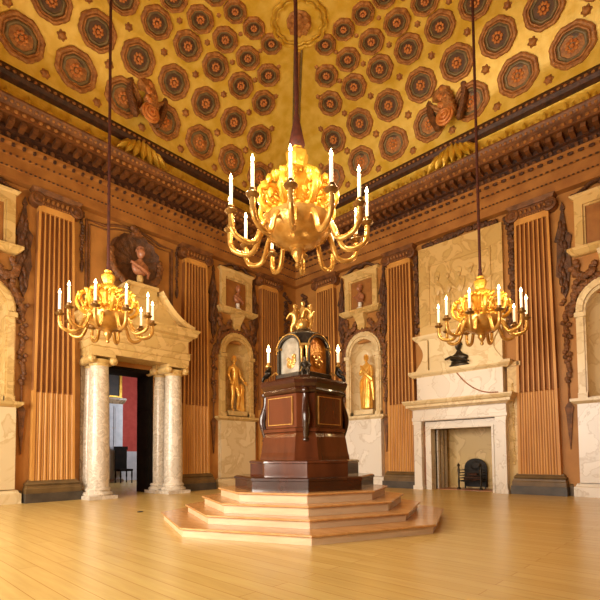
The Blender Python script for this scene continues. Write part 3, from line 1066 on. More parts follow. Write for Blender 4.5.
# ------------------------------------------------------------------ room beyond the door
def stbox(name, mat, x0, x1, y0, y1, z0, z1):
    bm = nb(); box(bm, x0, x1, y0, y1, z0, z1)
    return tag(finish(bm, name, mat), kind='structure')
stbox('wall_far', 'red', -6.75, -6.6, 1.5, 8.5, 1.15, 5)
stbox('baseboard_far', 'paleblue', -6.75, -6.57, 1.5, 8.5, 0, 1.15)
stbox('wall_side', 'red', -6.6, -.86, 1.4, 1.5, 0, 5)
stbox('wall_end', 'red', -6.6, -.86, 8.5, 8.6, 0, 5)
stbox('ceiling', 'trimwhite', -6.75, -.86, 1.4, 8.6, 5, 5.1)
cab = empty('cabinet', (-5.7, 4.05, 0), 0, 'tall pale grey cabinet seen through the doorway', 'cabinet')
bm = nb(); box(bm, -.28, .28, -.32, .40, .12, 2.9); finish(bm, 'body', 'paleblue', cab)
bm = nb(); poly_loft(bm, [(-.28, -.32), (.28, -.32), (.28, .40), (-.28, .40)], [(0, 2.9), (.05, 2.95), (.10, 3.05), (.10, 3.12), (0, 3.14)]); finish(bm, 'cornice', 'marblegrey', cab)
bm = nb(); poly_loft(bm, [(-.28, -.32), (.28, -.32), (.28, .40), (-.28, .40)], [(.04, 0), (.04, .1), (0, .13)]); finish(bm, 'plinth', 'marblegrey', cab)
for y0, y1 in ((-.28, .02), (.05, .36)):
    bm = nb(); box(bm, .28, .31, y0, y1, 1.3, 2.8); box(bm, .31, .32, y0 + .05, y1 - .05, 1.36, 2.74); dd = finish(bm, 'door', 'paleblue', cab)
    bm = nb(); blob(bm, (.33, y1 - .03 if y0 < 0 else y0 + .03, 2.0), (.015, .015, .015)); finish(bm, 'knob', 'gilt', dd)
    bm = nb(); box(bm, .28, .31, y0, y1, .2, 1.2); finish(bm, 'door', 'paleblue', cab)
pic = empty('picture', (-6.6, 4.05, 3.35), 0, 'dark painting in a gilt frame on the red wall', 'picture')
bm = nb(); box(bm, 0, .04, -.7, .7, 0, 1.5); finish(bm, 'canvas', 'picture', pic)
bm = nb()
for a in ((-.8, -.7, -.1, 1.6), (.7, .8, -.1, 1.6), (-.7, .7, -.1, 0), (-.7, .7, 1.5, 1.6)): box(bm, 0, .09, a[0], a[1], a[2], a[3])
finish(bm, 'frame', 'gilt', pic)
ch = empty('chair', (-5.0, 3.88, 0), 0, 'dark high-backed chair beside the pale cabinet beyond the doorway', 'chair')
bm = nb(); box(bm, -.24, .24, -.24, .24, .42, .5); finish(bm, 'seat', 'darkwood', ch)
bm = nb(); box(bm, -.26, -.21, -.22, .22, .5, 1.25); box(bm, -.27, -.2, -.25, .25, 1.2, 1.32); finish(bm, 'backrest', 'darkwood', ch)
for x in (-.21, .21):
    for y in (-.21, .21):
        bm = nb(); lathe(bm, [(.025, 0), (.02, .15), (.032, .25), (.022, .42)], 8, (x, y, 0)); finish(bm, 'leg', 'darkwood', ch)

# ------------------------------------------------------------------ chimneypiece (right wall)
c = empty('chimneypiece', label='white marble chimneypiece with open hearth on the right wall', cat='fireplace')
CX = 5.92
put(c, 'right', CX)
for s in (-1, 1):
    bm = nb(); x0, x1 = sorted((s * .98, s * 1.20))
    box(bm, x0, x1, 0, .34, .1, 1.74)
    box(bm, x0 - .03, x1 + .03, 0, .37, 0, .1)
    box(bm, x0 - .02, x1 + .02, 0, .36, 1.74, 1.82)
    finish(bm, 'pilaster_leg', 'marble', c)
    bm = nb(); x0, x1 = sorted((s * .90, s * .98)); box(bm, x0, x1, 0, .16, 0, 1.82)
    finish(bm, 'jamb_slip', 'pinkmarble', c)
bm = nb()
xo0, xo1, xi0, xi1 = -.92, .96, 5.17 - CX, 6.75 - CX
box(bm, xo0, xi0, 0, .22, 0, 1.62); box(bm, xi1, xo1, 0, .22, 0, 1.62); box(bm, xo0, xo1, 0, .22, 1.61, 1.80)
box(bm, xi0 - .05, xi0, .22, .25, 0, 1.66); box(bm, xi1, xi1 + .05, .22, .25, 0, 1.66); box(bm, xi0, xi1, .22, .25, 1.61, 1.66)
finish(bm, 'opening_surround', 'marble', c)
bm = nb()
ret_mould(bm, .88, [(.34, 1.82), (.36, 1.84), (.36, 1.92), (.34, 1.93), (.34, 2.12), (.37, 2.14)])
finish(bm, 'frieze', 'marble', c)
bm = nb()
ret_mould(bm, .88, [(.37, 2.14), (.42, 2.17), (.48, 2.19), (.48, 2.25), (.52, 2.28), (.55, 2.34), (.55, 2.37)])
finish(bm, 'mantelshelf', 'marblewarm', c)
# overmantel base with swept top line
bm = nb()
box(bm, -1.12, 1.14, 0, .26, 2.37, 3.04)
ob = finish(bm, 'overmantel_base', 'marble', c)
bm = nb()
pts = [(.02, .275, 3.02)]
for k in range(13):
    u = k / 12; pts.append((.03 + 1.0 * u, .275, 3.0 - .58 * (1 - (1 - u) ** 2.4)))
tube(bm, pts, .015, 6)
finish(bm, 'curved_bead', 'pinkmarble', ob)
bm = nb()
ret_mould(bm, 1.0, [(.26, 3.02), (.28, 3.05), (.32, 3.08), (.34, 3.12), (.34, 3.18), (.1, 3.2)])
finish(bm, 'ledge', 'marblewarm', c)
bm = nb()
box(bm, -.78, 1.12, 0, .18, 3.18, 4.08)
finish(bm, 'attic', 'marblewarm', c)
for s in (-1, 1):
    bm = nb(); o = []
    for k in range(13):
        u = k / 12
        o.append((s * (1.16 - .20 * math.sin(u * PI) ** 1.2 - .06 * u), 3.2 + u * .82))
    slab(bm, [(s * .80, 3.2)] + o + [(s * .80, 4.02)], 0, .24)
    finish(bm, 'side_scroll', 'marblewarm', c)
    bm = nb()
bm.free()
bm = nb()
ret_mould(bm, 1.0, [(.16, 4.02), (.2, 4.06), (.24, 4.12), (.24, 4.17), (.1, 4.18)])
finish(bm, 'attic_ledge', 'marblewarm', c)
bm = nb()
box(bm, -1.08, 1.16, 0, .10, 4.18, 6.62)
rp_ = finish(bm, 'relief_panel', 'marblegold', c)
bm = nb()
for a in ((-.80, -.76, 4.4, 6.1), (.84, .88, 4.4, 6.1), (-.76, .84, 6.06, 6.1), (-.76, .84, 4.4, 4.44)): box(bm, a[0], a[1], .10, .13, a[2], a[3])
finish(bm, 'relief_border', 'marblegold', rp_)
bm = nb(); rn = random.Random(77)
for fx in (-.55, -.25, .05, .35, .65):
    zb = 4.55 + rn.uniform(-.05, .1)
    blob(bm, (fx, .12, zb + .35), (.10, .05, .36)); blob(bm, (fx + .02, .13, zb + .75), (.11, .055, .2)); blob(bm, (fx + .02, .14, zb + 1.04), (.06, .05, .08))
    blob(bm, (fx + .12, .12, zb + .75), (.05, .04, .22), (rn.uniform(-1, 1), 'Y')); blob(bm, (fx - .10, .12, zb + .35), (.05, .04, .3), (rn.uniform(-.4, .4), 'Y'))
    blob(bm, (fx, .12, zb + 1.15), (.12, .03, .12))
finish(bm, 'relief_figures', 'marblegold', rp_, True)
for s in (1,):
    bm = nb()
    box(bm, 1.20, 1.48, 0, .13, .2, 3.02); box(bm, 1.18, 1.50, 0, .16, 0, .2); box(bm, 1.18, 1.51, 0, .17, 3.02, 3.12)
    sp = finish(bm, 'side_panel', 'marblegold', c)
    bm = nb(); box(bm, 1.44, 1.48, .13, .15, .2, 3.02)
    for k in range(30): blob(bm, (1.31, .13, .7 + k * .065), (.04 + .015 * math.sin(k * .8), .03, .045))
    finish(bm, 'side_ornament', 'marblegold', sp, True)
# firebox
bm = nb()
x0, x1 = xi0, xi1
box(bm, x0 - .06, x0, -.75, 0, 0, 1.68); box(bm, x1, x1 + .06, -.75, 0, 0, 1.68)
box(bm, x0 - .06, x1 + .06, -.75, 0, 1.62, 1.7)
finish(bm, 'firebox_lining', 'marblegrey', c)
bm = nb(); box(bm, x0 - .06, x1 + .06, -.8, -.75, 0, 1.7)
finish(bm, 'firebox_back', 'marblegold', c)
bm = nb(); box(bm, x0 - .06, x1 + .06, -.75, .0, -.02, .012)
finish(bm, 'hearth', 'pinkmarble', c)
for y in (-.12, -.34, -.56):
    for xa, xb in ((x0, x0 + .045), (x1 - .045, x1)):
        bm = nb(); box(bm, xa, xb, y - .05, y + .05, .012, 1.6)
        finish(bm, 'reveal_strip', 'marble', c)
# grate
g = empty('fire_grate', label='black iron grate with arched fireback in the hearth', cat='fire grate')
put(g, 'right', 5.98, -.42, .012)
bm = nb(); slab(bm, arch(.30, .05, .55, 12, .85), -.26, -.22)
blob(bm, (0, -.2, .62), (.14, .03, .14))
finish(bm, 'fireback', 'blackiron', g)
bm = nb()
for z in (.22, .29, .36, .43, .50): tube(bm, [(-.27, -.2, z), (-.27, .16, z), (.27, .16, z), (.27, -.2, z)], .011, 6)
for k in range(9): tube(bm, [(-.24 + .06 * k, -.2, .2), (-.24 + .06 * k, .16, .2)], .01, 6)
finish(bm, 'basket', 'blackiron', g)
for s in (-1, 1):
    bm = nb(); lathe(bm, [(.05, 0), (.05, .03), (.02, .06), (.03, .2), (.018, .35), (.035, .5), (.02, .58), (.04, .63), (.0, .69)], 10, (s * .29, .17, 0))
    finish(bm, 'front_leg', 'bronze', g, True)
    bm = nb(); box(bm, s * .27 - .015, s * .27 + .015, -.2, -.17, 0, .25)
    finish(bm, 'rear_leg', 'blackiron', g)
for i, (x, z, a) in enumerate(((-.1, .27, .1), (.12, .27, -.15), (0, .37, .05))):
    bm = nb(); tube(bm, [(x - .12, -.02 + .05 * math.sin(a), z), (x + .12, -.02 - .05 * math.sin(a), z + .02)], .05, 8)
    lg = finish(bm, 'log', 'log', None, True); put(lg, 'right', 5.98, -.42, .012)
    tag(lg, ('charred log at the left of the fire grate', 'charred log at the right of the fire grate', 'charred log lying on top of the other two')[i], 'log', 'logs in the grate')
# dark bust on the overmantel ledge
b4 = empty('bust'); put(b4, 'right', 5.98, .22, 3.2)
tb_ = skin_obj('torso', [((0, 0, .10), (.22, .10)), ((0, 0, .19), (.27, .12)), ((0, 0, .28), (.17, .09)), ((0, 0, .36), (.06, .055)), ((0, .015, .42), (.05, .05)),
               ((-.28, 0, .17), (.10, .08)), ((.28, 0, .17), (.10, .08))], [(0, 1), (1, 2), (2, 3), (3, 4), (1, 5), (1, 6)], 'bronze', b4, 2)
head_mesh('head', (0, .03, .51), 'bronze', tb_, 1.0, .4)
bm = nb(); tube(bm, [(-.33, .08, .2), (-.15, .14, .23), (.08, .15, .15), (.3, .08, .08)], [.03, .035, .035, .02], 8)
finish(bm, 'sash', 'bronze', tb_, True)
bm = nb(); lathe(bm, [(.26, 0), (.26, .03), (.22, .05), (.20, .12)], 20, sy=.45)
finish(bm, 'socle', 'bronze', b4, True)
tag(b4, 'black bronze bust on the white ledge above the mantelshelf', 'bust')

# dark carved garlands beside and above the relief
def side_garland(pts, wd, seed, label, t):
    bm = nb(); rn = random.Random(seed)
    for (x0, z0), (x1, z1) in zip(pts, pts[1:]):
        n = max(2, int(math.dist((x0, z0), (x1, z1)) / .05))
        for k in range(n):
            u = k / n; x = x0 + (x1 - x0) * u; z = z0 + (z1 - z0) * u
            w = wd(x, z)
            for q in range(2):
                blob(bm, (x + rn.uniform(-w, w), .06, z + rn.uniform(-.03, .03)), (rn.uniform(.04, .07), .05, rn.uniform(.05, .08)))
    o = finish(bm, 'carved_garland', 'umber', None, True)
    put(o, 'right', t); tag(o, label, 'garland', 'dark garlands around the relief panel')
side_garland([(0, 6.7), (0, 4.0)], lambda x, z: .05 + .11 * max(0, math.sin((z - 3.9) * 2.6)), 31, 'dark carved garland between the relief panel and the right pilaster', 7.28)
side_garland([(0, 6.5), (0, 4.3)], lambda x, z: .02 + .04 * max(0, math.sin((z - 4.1) * 4)), 32, 'narrow dark carved garland left of the relief panel', 4.74)
side_garland([(-1.0, 6.68), (-.45, 6.72), (.1, 6.76), (.7, 6.74), (1.0, 6.68)], lambda x, z: .03, 33, 'dark carved crest along the top of the relief panel', 5.98)

# carved ornament in the room's corner
rn = random.Random(6)
for sd in (0, 1):
    bm = nb()
    for k in range(44):
        z = 6.5 - k * .06
        w = .14 + .07 * math.sin(k * .55)
        q = rn.uniform(-w, w) + .5
        p = (q, .05, z) if sd else (.05, q, z)
        blob(bm, p, (.07, .07, .07))
    co = finish(bm, 'corner_carving', 'umber', None, True)
    tag(co, 'dark carved drop in the room corner, on the %s of the two walls' % ('right-hand' if sd else 'left-hand'), 'wall carving', 'carved drops in the corner')

# ------------------------------------------------------------------ stepped platform and clock
PC = (6.145, 6.327)
plat = empty('stepped_platform', (PC[0], PC[1], 0), 0, 'four-tier octagonal wooden step platform under the clock', 'platform')
tiers = [(2.165, 0, .115), (1.80, .115, .225), (1.55, .225, .35), (1.30, .35, .475)]
for i, (rr, z0, z1) in enumerate(tiers):
    bm = nb()
    r0 = rr - .045
    lathe(bm, [(r0, z0), (r0, z1 - .028)], 8)
    st = finish(bm, 'riser', 'riser', plat)
    bm = nb()
    lathe(bm, [(rr - .01, z1 - .028), (rr, z1 - .02), (rr, z1 - .006), (rr - .008, z1)], 8)
    finish(bm, 'tread', 'tread', plat)
ck = empty('clock', (PC[0] + .015, PC[1] - .015, .475), 0, 'tall mahogany monumental clock with glazed arched top on the steps', 'clock')
# local z = world z - .475
def oct_(R_): return [(R_ * math.cos(R(45 * k)), R_ * math.sin(R(45 * k))) for k in range(8)]
bm = nb(); poly_loft(bm, oct_(1.06), [(0, 0), (0, .13), (.015, .14), (.015, .17), (-.02, .185)]); finish(bm, 'lower_plinth', 'mahogdark', ck)
bm = nb(); poly_loft(bm, oct_(.83), [(0, .18), (0, .36), (.012, .37), (.012, .395), (-.02, .41)]); finish(bm, 'upper_plinth', 'mahog', ck)
def chsq(s, c):
    return [(s, -s + c), (s, s - c), (s - c, s), (-s + c, s), (-s, s - c), (-s, -s + c), (-s + c, -s), (s - c, -s)]
body = chsq(.51, .19)
bm = nb(); poly_loft(bm, body, [(.085, .41), (.08, .46), (.065, .52), (.05, .62), (.03, .74), (.0, .80), (.03, .82), (.03, .86), (.0, .88)])
finish(bm, 'waist', 'mahog', ck, False)
bm = nb(); poly_loft(bm, body, [(-.01, .88), (-.01, 1.36)]); cs = finish(bm, 'case', 'mahog', ck)
bm = nb(); poly_loft(bm, body, [(-.01, 1.36), (.02, 1.38), (.03, 1.41), (.02, 1.44), (.04, 1.46), (.06, 1.50), (.07, 1.55), (.05, 1.58), (-.14, 1.62), (-.16, 1.66)]); finish(bm, 'case_cornice', 'mahogdark', ck)
for k in range(4):
    m4 = Matrix.Rotation(k * PI / 2, 4, 'Z')
    bm = nb(); box(bm, -.24, .24, .49, .515, .93, 1.31); bm.transform(m4); fp = finish(bm, 'face_panel', 'mahog', cs)
    bm = nb()
    for a in ((-.253, -.24, .917, 1.323), (.24, .253, .917, 1.323), (-.24, .24, .917, .93), (-.24, .24, 1.31, 1.323)): box(bm, a[0], a[1], .49, .52, a[2], a[3])
    bm.transform(m4); finish(bm, 'gilt_border', 'giltsoft', fp)
    m5 = Matrix.Rotation(k * PI / 2 + PI / 4, 4, 'Z')
    bm = nb(); dd_ = .51 * math.sqrt(2) - .19 / math.sqrt(2)
    qp = []
    for q in range(17):
        u = q / 16
        qp.append((0, dd_ - .005 + .06 * math.sin(u * PI * 1.15) ** 2, .66 + .76 * u))
    tube(bm, qp, [.055 - .02 * abs(2 * q / 16 - 1) for q in range(17)], 10)
    blob(bm, (0, dd_ + .02, 1.40), (.06, .05, .05), sub=2); blob(bm, (0, dd_ + .02, .70), (.05, .04, .04), sub=2)
    bm.transform(m5); finish(bm, 'corner_scroll', 'mahogdark', cs, True)
    # small bronze figure seated on each corner of the cornice
    ax = Vector((0, dd_ - .05, 0))
    J = [((0, dd_ - .06, 1.70), (.05, .045)), ((0, dd_ - .06, 1.78), (.05, .04)), ((0, dd_ - .06, 1.85), (.022, .022)), ((0, dd_ - .05, 1.90), (.034, .036)),
         ((-.06, dd_ - .04, 1.79), (.02, .02)), ((-.08, dd_ + .02, 1.72), (.014, .014)), ((.06, dd_ - .04, 1.79), (.02, .02)), ((.08, dd_ + .01, 1.74), (.014, .014)),
         ((-.04, dd_ + .03, 1.68), (.026, .026)), ((-.04, dd_ + .05, 1.60), (.018, .018)), ((.04, dd_ + .03, 1.68), (.026, .026)), ((.04, dd_ + .05, 1.60), (.018, .018))]
    E = [(0, 1), (1, 2), (2, 3), (1, 4), (4, 5), (1, 6), (6, 7), (0, 8), (8, 9), (0, 10), (10, 11)]
    J = [(tuple(m5 @ Vector(p)), rr) for p, rr in J]
    skin_obj('corner_figure', J, E, 'bronze', ck, 2)
# glazed temple: corner columns, arches, panels
top = chsq(.36, .11)
bm = nb(); poly_loft(bm, top, [(.05, 1.64), (.05, 1.70), (.02, 1.72), (-.03, 1.73)]); finish(bm, 'temple_base', 'bronze', ck)
bm = nb(); poly_loft(bm, chsq(.27, .06), [(0, 1.72), (0, 2.30)]); core = finish(bm, 'inner_case', 'darkwood', ck)
for k in range(4):
    m4 = Matrix.Rotation(k * PI / 2, 4, 'Z')
    bm = nb(); o_ = arch(.235, 1.72, 2.16, 14); slab(bm, o_, .29, .315); bm.transform(m4)
    pn = finish(bm, 'arched_panel', 'dial' if k in (0,) else 'dialwarm', ck)
    bm = nb(); rn = random.Random(k)
    blob(bm, (0, .318, 1.90), (.10, .012, .09), sub=2)
    for q in range(12): blob(bm, (rn.uniform(-.11, .11), .325, 1.84 + rn.uniform(0, .2)), (.04, .02, .045))
    bm.transform(m4); finish(bm, 'panel_relief', 'giltsoft', pn, True)
    bm = nb(); arch_slab(bm, arch(.275, 1.72, 2.16, 14), arch(.235, 1.72, 2.16, 14), .30, .37); bm.transform(m4)
    finish(bm, 'arch_frame', 'bronze', ck)
    bm = nb(); arch_slab(bm, arch(.29, 2.14, 2.17, 14), arch(.27, 2.14, 2.17, 14), .36, .38); bm.transform(m4)
    finish(bm, 'arch_gilt_edge', 'giltsoft', ck)
    m5 = Matrix.Rotation(k * PI / 2 + PI / 4, 4, 'Z')
    bm = nb()
    for s in (-.045, .045):
        lathe(bm, [(.036, 1.72), (.036, 1.75), (.026, 1.77), (.025, 2.12), (.034, 2.15), (.038, 2.19)], 12, (s, .43, 0))
    bm.transform(m5); cl = finish(bm, 'corner_column', 'giltsoft', ck, True)
    bm = nb(); box(bm, -.09, .09, .37, .49, 2.19, 2.23); bm.transform(m5); finish(bm, 'column_capital', 'giltsoft', cl)
    bm = nb()          # spandrel bracket between arches
    slab(bm, [(-.04, 2.23), (.04, 2.23), (.16, 2.44), (-.16, 2.44)], .33, .42); bm.transform(m5); finish(bm, 'spandrel', 'bronze', ck)
bm = nb(); lathe(bm, [(.33, 2.44), (.36, 2.46), (.34, 2.49), (.24, 2.52), (.17, 2.56), (.15, 2.60), (.0, 2.61)], 24, mod=lambda a, z: 1 + .04 * math.cos(8 * a))
finish(bm, 'crown', 'bronze', ck, True)
bm = nb(); lathe(bm, [(.30, 2.40), (.30, 2.45), (.1, 2.46)], 16); finish(bm, 'ceiling_disc', 'bronze', ck)
# finial group: two small gilt figures about a globe
def small_fig(dx, dy, turn, z, name='finial_figure'):
    J = [((0, 0, z + .10), (.035, .03)), ((0, 0, z + .19), (.04, .03)), ((0, 0, z + .25), (.016, .016)), ((0, .01, z + .30), (.028, .03)),
         ((-.05, .01, z + .20), (.015, .015)), ((-.10, .05, z + .24), (.011, .011)), ((.05, .01, z + .20), (.015, .015)), ((.08, .06, z + .15), (.011, .011)),
         ((-.03, .01, z + .06), (.02, .02)), ((-.03, .02, z), (.015, .015)), ((.03, .03, z + .06), (.02, .02)), ((.03, .04, z), (.015, .015))]
    E = [(0, 1), (1, 2), (2, 3), (1, 4), (4, 5), (1, 6), (6, 7), (0, 8), (8, 9), (0, 10), (10, 11)]
    mt = Matrix.Translation((dx, dy, 0)) @ Matrix.Rotation(turn, 4, 'Z')
    J = [(tuple(mt @ Vector(p)), rr) for p, rr in J]
    return skin_obj(name, J, E, 'giltsoft', ck, 2)
small_fig(.05, -.06, 0, 2.60); small_fig(-.05, .06, 2.2, 2.60)
bm = nb(); blob(bm, (0, 0, 2.68), (.07, .07, .08), sub=2); small = finish(bm, 'finial_globe', 'giltsoft', ck, True)
J = [((0, 0, 2.74), (.03, .03)), ((0, 0, 2.82), (.04, .03)), ((0, 0, 2.88), (.015, .015)), ((0, 0, 2.93), (.03, .03)), ((-.06, 0, 2.84), (.014, .014)), ((-.11, .02, 2.90), (.01, .01)), ((.06, 0, 2.84), (.014, .014)), ((.10, -.02, 2.78), (.01, .01))]
skin_obj('finial_figure', J, [(0, 1), (1, 2), (2, 3), (1, 4), (4, 5), (1, 6), (6, 7)], 'giltsoft', ck, 2)
for o_t in ck.children_recursive:      # proportions of the glazed top
    base_n = o_t.name.split('.')[0]
    if base_n in ('temple_base', 'inner_case', 'arched_panel', 'panel_relief', 'arch_frame', 'arch_gilt_edge', 'corner_column', 'column_capital', 'spandrel', 'crown', 'ceiling_disc', 'finial_figure', 'finial_globe'):
        fin = base_n.startswith('finial')
        for v_ in o_t.data.vertices:
            if fin:
                v_.co.x *= 1.55; v_.co.y *= 1.55; v_.co.z = 2.385 + (v_.co.z - 2.60) * 1.5
            else:
                v_.co.x *= .89; v_.co.y *= .89; v_.co.z = 1.66 + (v_.co.z - 1.66) * .80
LIGHTS = []
def candle_parts(parent, p, h, r, fl=.07):
    bm = nb(); lathe(bm, [(r, 0), (r, h - .01), (r * .7, h), (0, h + .002)], 12, p); finish(bm, 'candle', 'candle', parent, True)
    bm = nb(); lathe(bm, [(0, 0), (fl * .24, fl * .25), (fl * .26, fl * .4), (fl * .12, fl * .8), (0, fl * 1.15)], 10, (p[0], p[1], p[2] + h + .004)); finish(bm, 'flame', 'flame', parent, True)
for k in (0, 2):
    m5 = Matrix.Rotation(k * PI / 2 + PI / 4, 4, 'Z')
    dv = m5 @ Vector((0, 1, 0))
    base = Vector((0, 0, 0)) + dv * .42
    tip = dv * .54
    bm = nb(); tube(bm, [(base.x, base.y, 1.76), (dv.x * .50, dv.y * .50, 1.70), (dv.x * .56, dv.y * .56, 1.76), (tip.x, tip.y, 1.84)], .014, 8)
    lathe(bm, [(.015, -.02), (.05, 0), (.055, .02), (.03, .03), (.025, .07), (.0, .07)], 12, (tip.x, tip.y, 1.84))
    ar = finish(bm, 'candle_bracket', 'giltsoft', ck, True)
    candle_parts(ar, (tip.x, tip.y, 1.91), .15, .022, .11)
    LIGHTS.append((ck, (tip.x, tip.y, 2.22), 'clock'))

# ------------------------------------------------------------------ chandeliers
def make_chandelier(big):
    r = empty('chandelier')
    if big:
        n, Rr, zc, ch_, cr, tr_, z0, rot = 12, 1.08, .63, .38, .025, .042, 0, R(47.5 + 4)
    else:
        n, Rr, zc, ch_, cr, tr_, z0, rot = 10, .76, .40, .27, .022, .032, 0, 0
    k = 1.0 if big else .66
    # z measured from the lowest finial
    bm = nb()
    lathe(bm, [(0, 0), (.045 * k, .03 * k), (.05 * k, .07 * k), (.03 * k, .1 * k), (.06 * k, .15 * k), (.11 * k, .24 * k), (.10 * k, .3 * k), (.16 * k, .36 * k)], 20)
    finish(bm, 'bottom_finial', 'giltsoft', r, True)
    bm = nb()
    lathe(bm, [(.14 * k, .34 * k), (.30 * k, .40 * k), (.46 * k, .52 * k), (.52 * k, .66 * k), (.53 * k, .76 * k), (.47 * k, .80 * k), (.36 * k, .84 * k), (.26 * k, .92 * k), (.2 * k, .98 * k)], 32,
          mod=lambda a, z: 1 + .05 * abs(math.cos(8 * a)))
    bw = finish(bm, 'bowl', 'giltsoft', r, True)
    bm = nb()
    for i in range(24):
        a = 2 * PI * i / 24
        blob(bm, (.5 * k * math.cos(a), .5 * k * math.sin(a), .78 * k), (.055 * k, .055 * k, .05 * k))
    finish(bm, 'bowl_beading', 'gilt', bw, True)
    bm = nb()
    lathe(bm, [(.2 * k, .95 * k), (.15 * k, 1.05 * k), (.2 * k, 1.2 * k), (.24 * k, 1.35 * k), (.2 * k, 1.5 * k), (.11 * k, 1.62 * k), (.16 * k, 1.74 * k), (.17 * k, 1.84 * k), (.08 * k, 1.92 * k), (.10 * k, 1.97 * k)], 20,
          mod=lambda a, z: 1 + .08 * math.cos(6 * a))
    finish(bm, 'baluster', 'gilt', r, True)
    rn = random.Random(9)
    # acanthus scrolls round the stem
    m = 8
    for i in range(m):
        a = 2 * PI * (i + .5) / m
        bm = nb(); pts = []
        for q in range(22):
            u = q / 21
            ang = -PI * .5 + u * PI * 2.5
            rad = ((.25 if big else .30) - .16 * u) * k
            cx, cz = (.42 if big else .50) * k, 1.06 * k
            pts.append(((cx + rad * math.cos(ang)) * math.cos(a), (cx + rad * math.cos(ang)) * math.sin(a), cz + rad * math.sin(ang)))
        tube(bm, pts, [.05 * k * (1 - .5 * q / 21) for q in range(22)], 8)
        for q in range(14):
            u = q / 13
            rr_ = (.16 + (.40 if big else .56) * math.sin(u * PI)) * k
            ja = a + rn.uniform(-.2, .2)
            blob(bm, (rr_ * math.cos(ja), rr_ * math.sin(ja), (.88 + .62 * u) * k), (.06 * k, .06 * k, .085 * k), (rn.uniform(-1, 1), 'X'))
        finish(bm, 'acanthus_scroll', 'gilt', r, True)
    arm0 = None
    for i in range(n):
        a = rot + 2 * PI * i / n
        if arm0 is None:
            bm = nb(); pts = []
            x0, x1 = .42 * k, Rr
            zb_ = .62 * k
            zlow = zc - (.36 if big else .25)
            ctrl = [(x0, zb_), (x0 + .10 * k, zb_ + .06 * k), (x0 + .18 * k, zb_ - .06 * k), ((x0 + x1) / 2 - .06 * k, zlow + .06 * k), ((x0 + x1) / 2 + .06, zlow), (x1 - .10 * k, zlow + .05 * k), (x1 - .015 * k, zlow + .16 * k), (x1, zc - .04), (x1, zc)]
            sm_ = cat(ctrl, 5)
            tube(bm, [(x, 0, z) for x, z in sm_], tr_, 10)
            # leaf and curl on the arm
            blob(bm, (x1 - .01, 0, zlow + .2 * k), (.055 * k, .055 * k, .06 * k)); blob(bm, (x0 + .05 * k, 0, zb_ + .03), (.09 * k, .07 * k, .07 * k))
            arm0 = finish(bm, 'arm', 'giltsoft', r, True)
            bm = nb()
            q = 1.0 if big else .78
            lathe(bm, [(.03 * q, 0), (.085 * q, .03 * q), (.10 * q, .05 * q), (.09 * q, .065 * q), (.04 * q, .07 * q), (.055 * q, .10 * q), (.05 * q, .13 * q), (.03 * q, .14 * q)], 14, (Rr, 0, zc))
            finish(bm, 'drip_pan', 'pan', arm0, True)
            candle_parts(arm0, (Rr, 0, zc + .13 * q), ch_, cr, .10 if big else .085)
            arm0.rotation_euler = (0, 0, a)
        else:
            c_ = arm0.copy(); COL.objects.link(c_); c_.rotation_euler = (0, 0, a)
            for s_ in arm0.children:
                d_ = s_.copy(); COL.objects.link(d_); d_.parent = c_
        LIGHTS.append((r, (Rr * math.cos(a), Rr * math.sin(a), zc + ch_ + .13 + .16), 'big' if big else 'side'))
    return r
def hang(r, zbot, k, cable_only=False):
    bm = nb()
    zt = 11.06 - zbot
    tube(bm, [(0, 0, 2.05 * k), (0, 0, zt - .05)], .032 if k == 1 else .026, 8)
    cb = finish(bm, 'cable', 'cable', r)
    bm = nb(); lathe(bm, [(.10, 1.94 * k), (.13 * k, 2.0 * k), (.10 * k, 2.15 * k), (.05 * k, 2.4 * k), (.035, 2.5 * k)], 14)
    finish(bm, 'sleeve', 'cable', r, True)
    bm = nb(); lathe(bm, [(.03, zt - .14), (.1, zt - .06), (.14, zt)], 14); finish(bm, 'ceiling_rose', 'giltsoft', r, True)
cb_ = make_chandelier(True); cb_.location = (6.12, 6.37, 3.86); hang(cb_, 3.86, 1.0)
tag(cb_, 'large gilded twelve-arm candle chandelier hanging above the clock', 'chandelier', 'gilded chandeliers')
c2 = make_chandelier(False); c2.location = (3.0, 7.99, 2.96); hang(c2, 2.96, .58); c2.rotation_euler.z = R(38)
tag(c2, 'gilded chandelier hanging in front of the columned doorway', 'chandelier', 'gilded chandeliers')
c3 = tree(c2); c3.location = (7.64, 3.0, 2.96); c3.rotation_euler.z = R(65 + 18)
tag(c3, 'gilded chandelier hanging in front of the fireplace overmantel', 'chandelier', 'gilded chandeliers')
for ch_ in list(LIGHTS):
    if ch_[2] == 'side': LIGHTS.append((c3, ch_[1], 'side'))

# ------------------------------------------------------------------ windows on the side behind the viewer
for i, (a, b) in enumerate(WIN):
    w = empty('window_%d' % (i + 1)); w['kind'] = 'structure'; w.location = ((a + b) / 2, B, .6)
    hw = (b - a) / 2
    bm = nb()
    for x0, x1, z0, z1 in ((-hw, -hw + .08, 0, 3.8), (hw - .08, hw, 0, 3.8), (-hw, hw, 0, .08), (-hw, hw, 3.72, 3.8), (-.03, .03, 0, 3.8), (-hw, hw, 1.86, 1.92), (-hw, hw, .93, .96), (-hw, hw, 2.8, 2.83), (-hw / 2 - .015, -hw / 2 + .015, 0, 3.8), (hw / 2 - .015, hw / 2 + .015, 0, 3.8)):
        box(bm, x0, x1, .02, .08, z0, z1)
    finish(bm, 'window_frame', 'trimwhite', w)
    ld = bpy.data.lights.new('daylight', 'AREA'); ld.shape = 'RECTANGLE'; ld.size = 2 * hw - .05; ld.size_y = 3.7; ld.spread = R(135)
    ld.energy = P_WIN if 'P_WIN' in globals() else 345; ld.color = (1.0, .90, .76)
    lo = bpy.data.objects.new('daylight', ld); COL.objects.link(lo)
    lo.location = ((a + b) / 2, B + .14, 2.5); lo.rotation_euler = (R(-80), 0, 0)

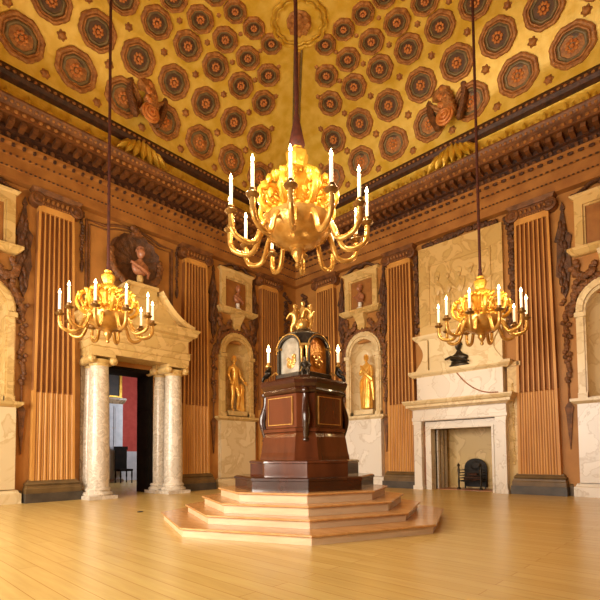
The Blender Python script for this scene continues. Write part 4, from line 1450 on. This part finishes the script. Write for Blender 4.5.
# ------------------------------------------------------------------ lights
for par, p, kind in LIGHTS:
    ld = bpy.data.lights.new('candlelight', 'POINT')
    ld.energy = {'big': 33, 'side': 8, 'clock': 5}[kind]
    ld.color = (1.0, .77, .45)
    ld.shadow_soft_size = .05
    lo = bpy.data.objects.new('candlelight', ld); COL.objects.link(lo)
    lo.parent = par; lo.location = p
# added area light standing in for an unseen window beyond the doorway
ld = bpy.data.lights.new('next_room_fill', 'AREA'); ld.size = 2.2; ld.energy = 170; ld.color = (.86, .93, 1.0)
lo = bpy.data.objects.new('next_room_fill', ld); COL.objects.link(lo); lo.location = (-3.0, 1.75, 2.6); lo.rotation_euler = Vector((-.7, .7, -.12)).to_track_quat('-Z', 'Y').to_euler()

# ------------------------------------------------------------------ world, camera, view
w = bpy.data.worlds.new('sky'); sc.world = w; w.use_nodes = True
w.node_tree.nodes['Background'].inputs['Color'].default_value = (.9, .95, 1, 1)
w.node_tree.nodes['Background'].inputs['Strength'].default_value = 1.0
cam = bpy.data.cameras.new('camera'); co_ = bpy.data.objects.new('camera', cam); COL.objects.link(co_)
f, pitch, roll, yaw = 450.36, .0441, -.0095, .0254
r0 = Vector((1, -1, 0)) / math.sqrt(2); f0 = Vector((-1, -1, 0)) / math.sqrt(2); u0 = Vector((0, 0, 1))
F = f0 * math.cos(yaw) + r0 * math.sin(yaw); Rr = r0 * math.cos(yaw) - f0 * math.sin(yaw)
F2 = F * math.cos(pitch) + u0 * math.sin(pitch); U2 = u0 * math.cos(pitch) - F * math.sin(pitch)
R3 = Rr * math.cos(roll) + U2 * math.sin(roll); U3 = U2 * math.cos(roll) - Rr * math.sin(roll)
# right, up and back vectors; the room's corner lies at the origin, image right runs along +x, -y
co_.matrix_world = Matrix(((-R3.x if False else R3.x, U3.x, -F2.x, 10.8556), (R3.y, U3.y, -F2.y, 11.413), (R3.z, U3.z, -F2.z, .9658), (0, 0, 0, 1)))
cam.sensor_width = 36; cam.sensor_fit = 'HORIZONTAL'; cam.lens = f * 36 / 600
cam.shift_x = (300 - 297) / 600; cam.shift_y = (434.58 - 300) / 600
cam.clip_end = 100
sc.camera = co_
vs_ = sc.view_settings
sc.display_settings.display_device = 'sRGB'
vs_.view_transform = 'Standard'; vs_.look = 'None'; vs_.gamma = 1; vs_.use_curve_mapping = False
vs_.exposure = 0.02
sc.cycles.use_denoising = True
sc.cycles.max_bounces = 6
sc.cycles.sample_clamp_indirect = 5
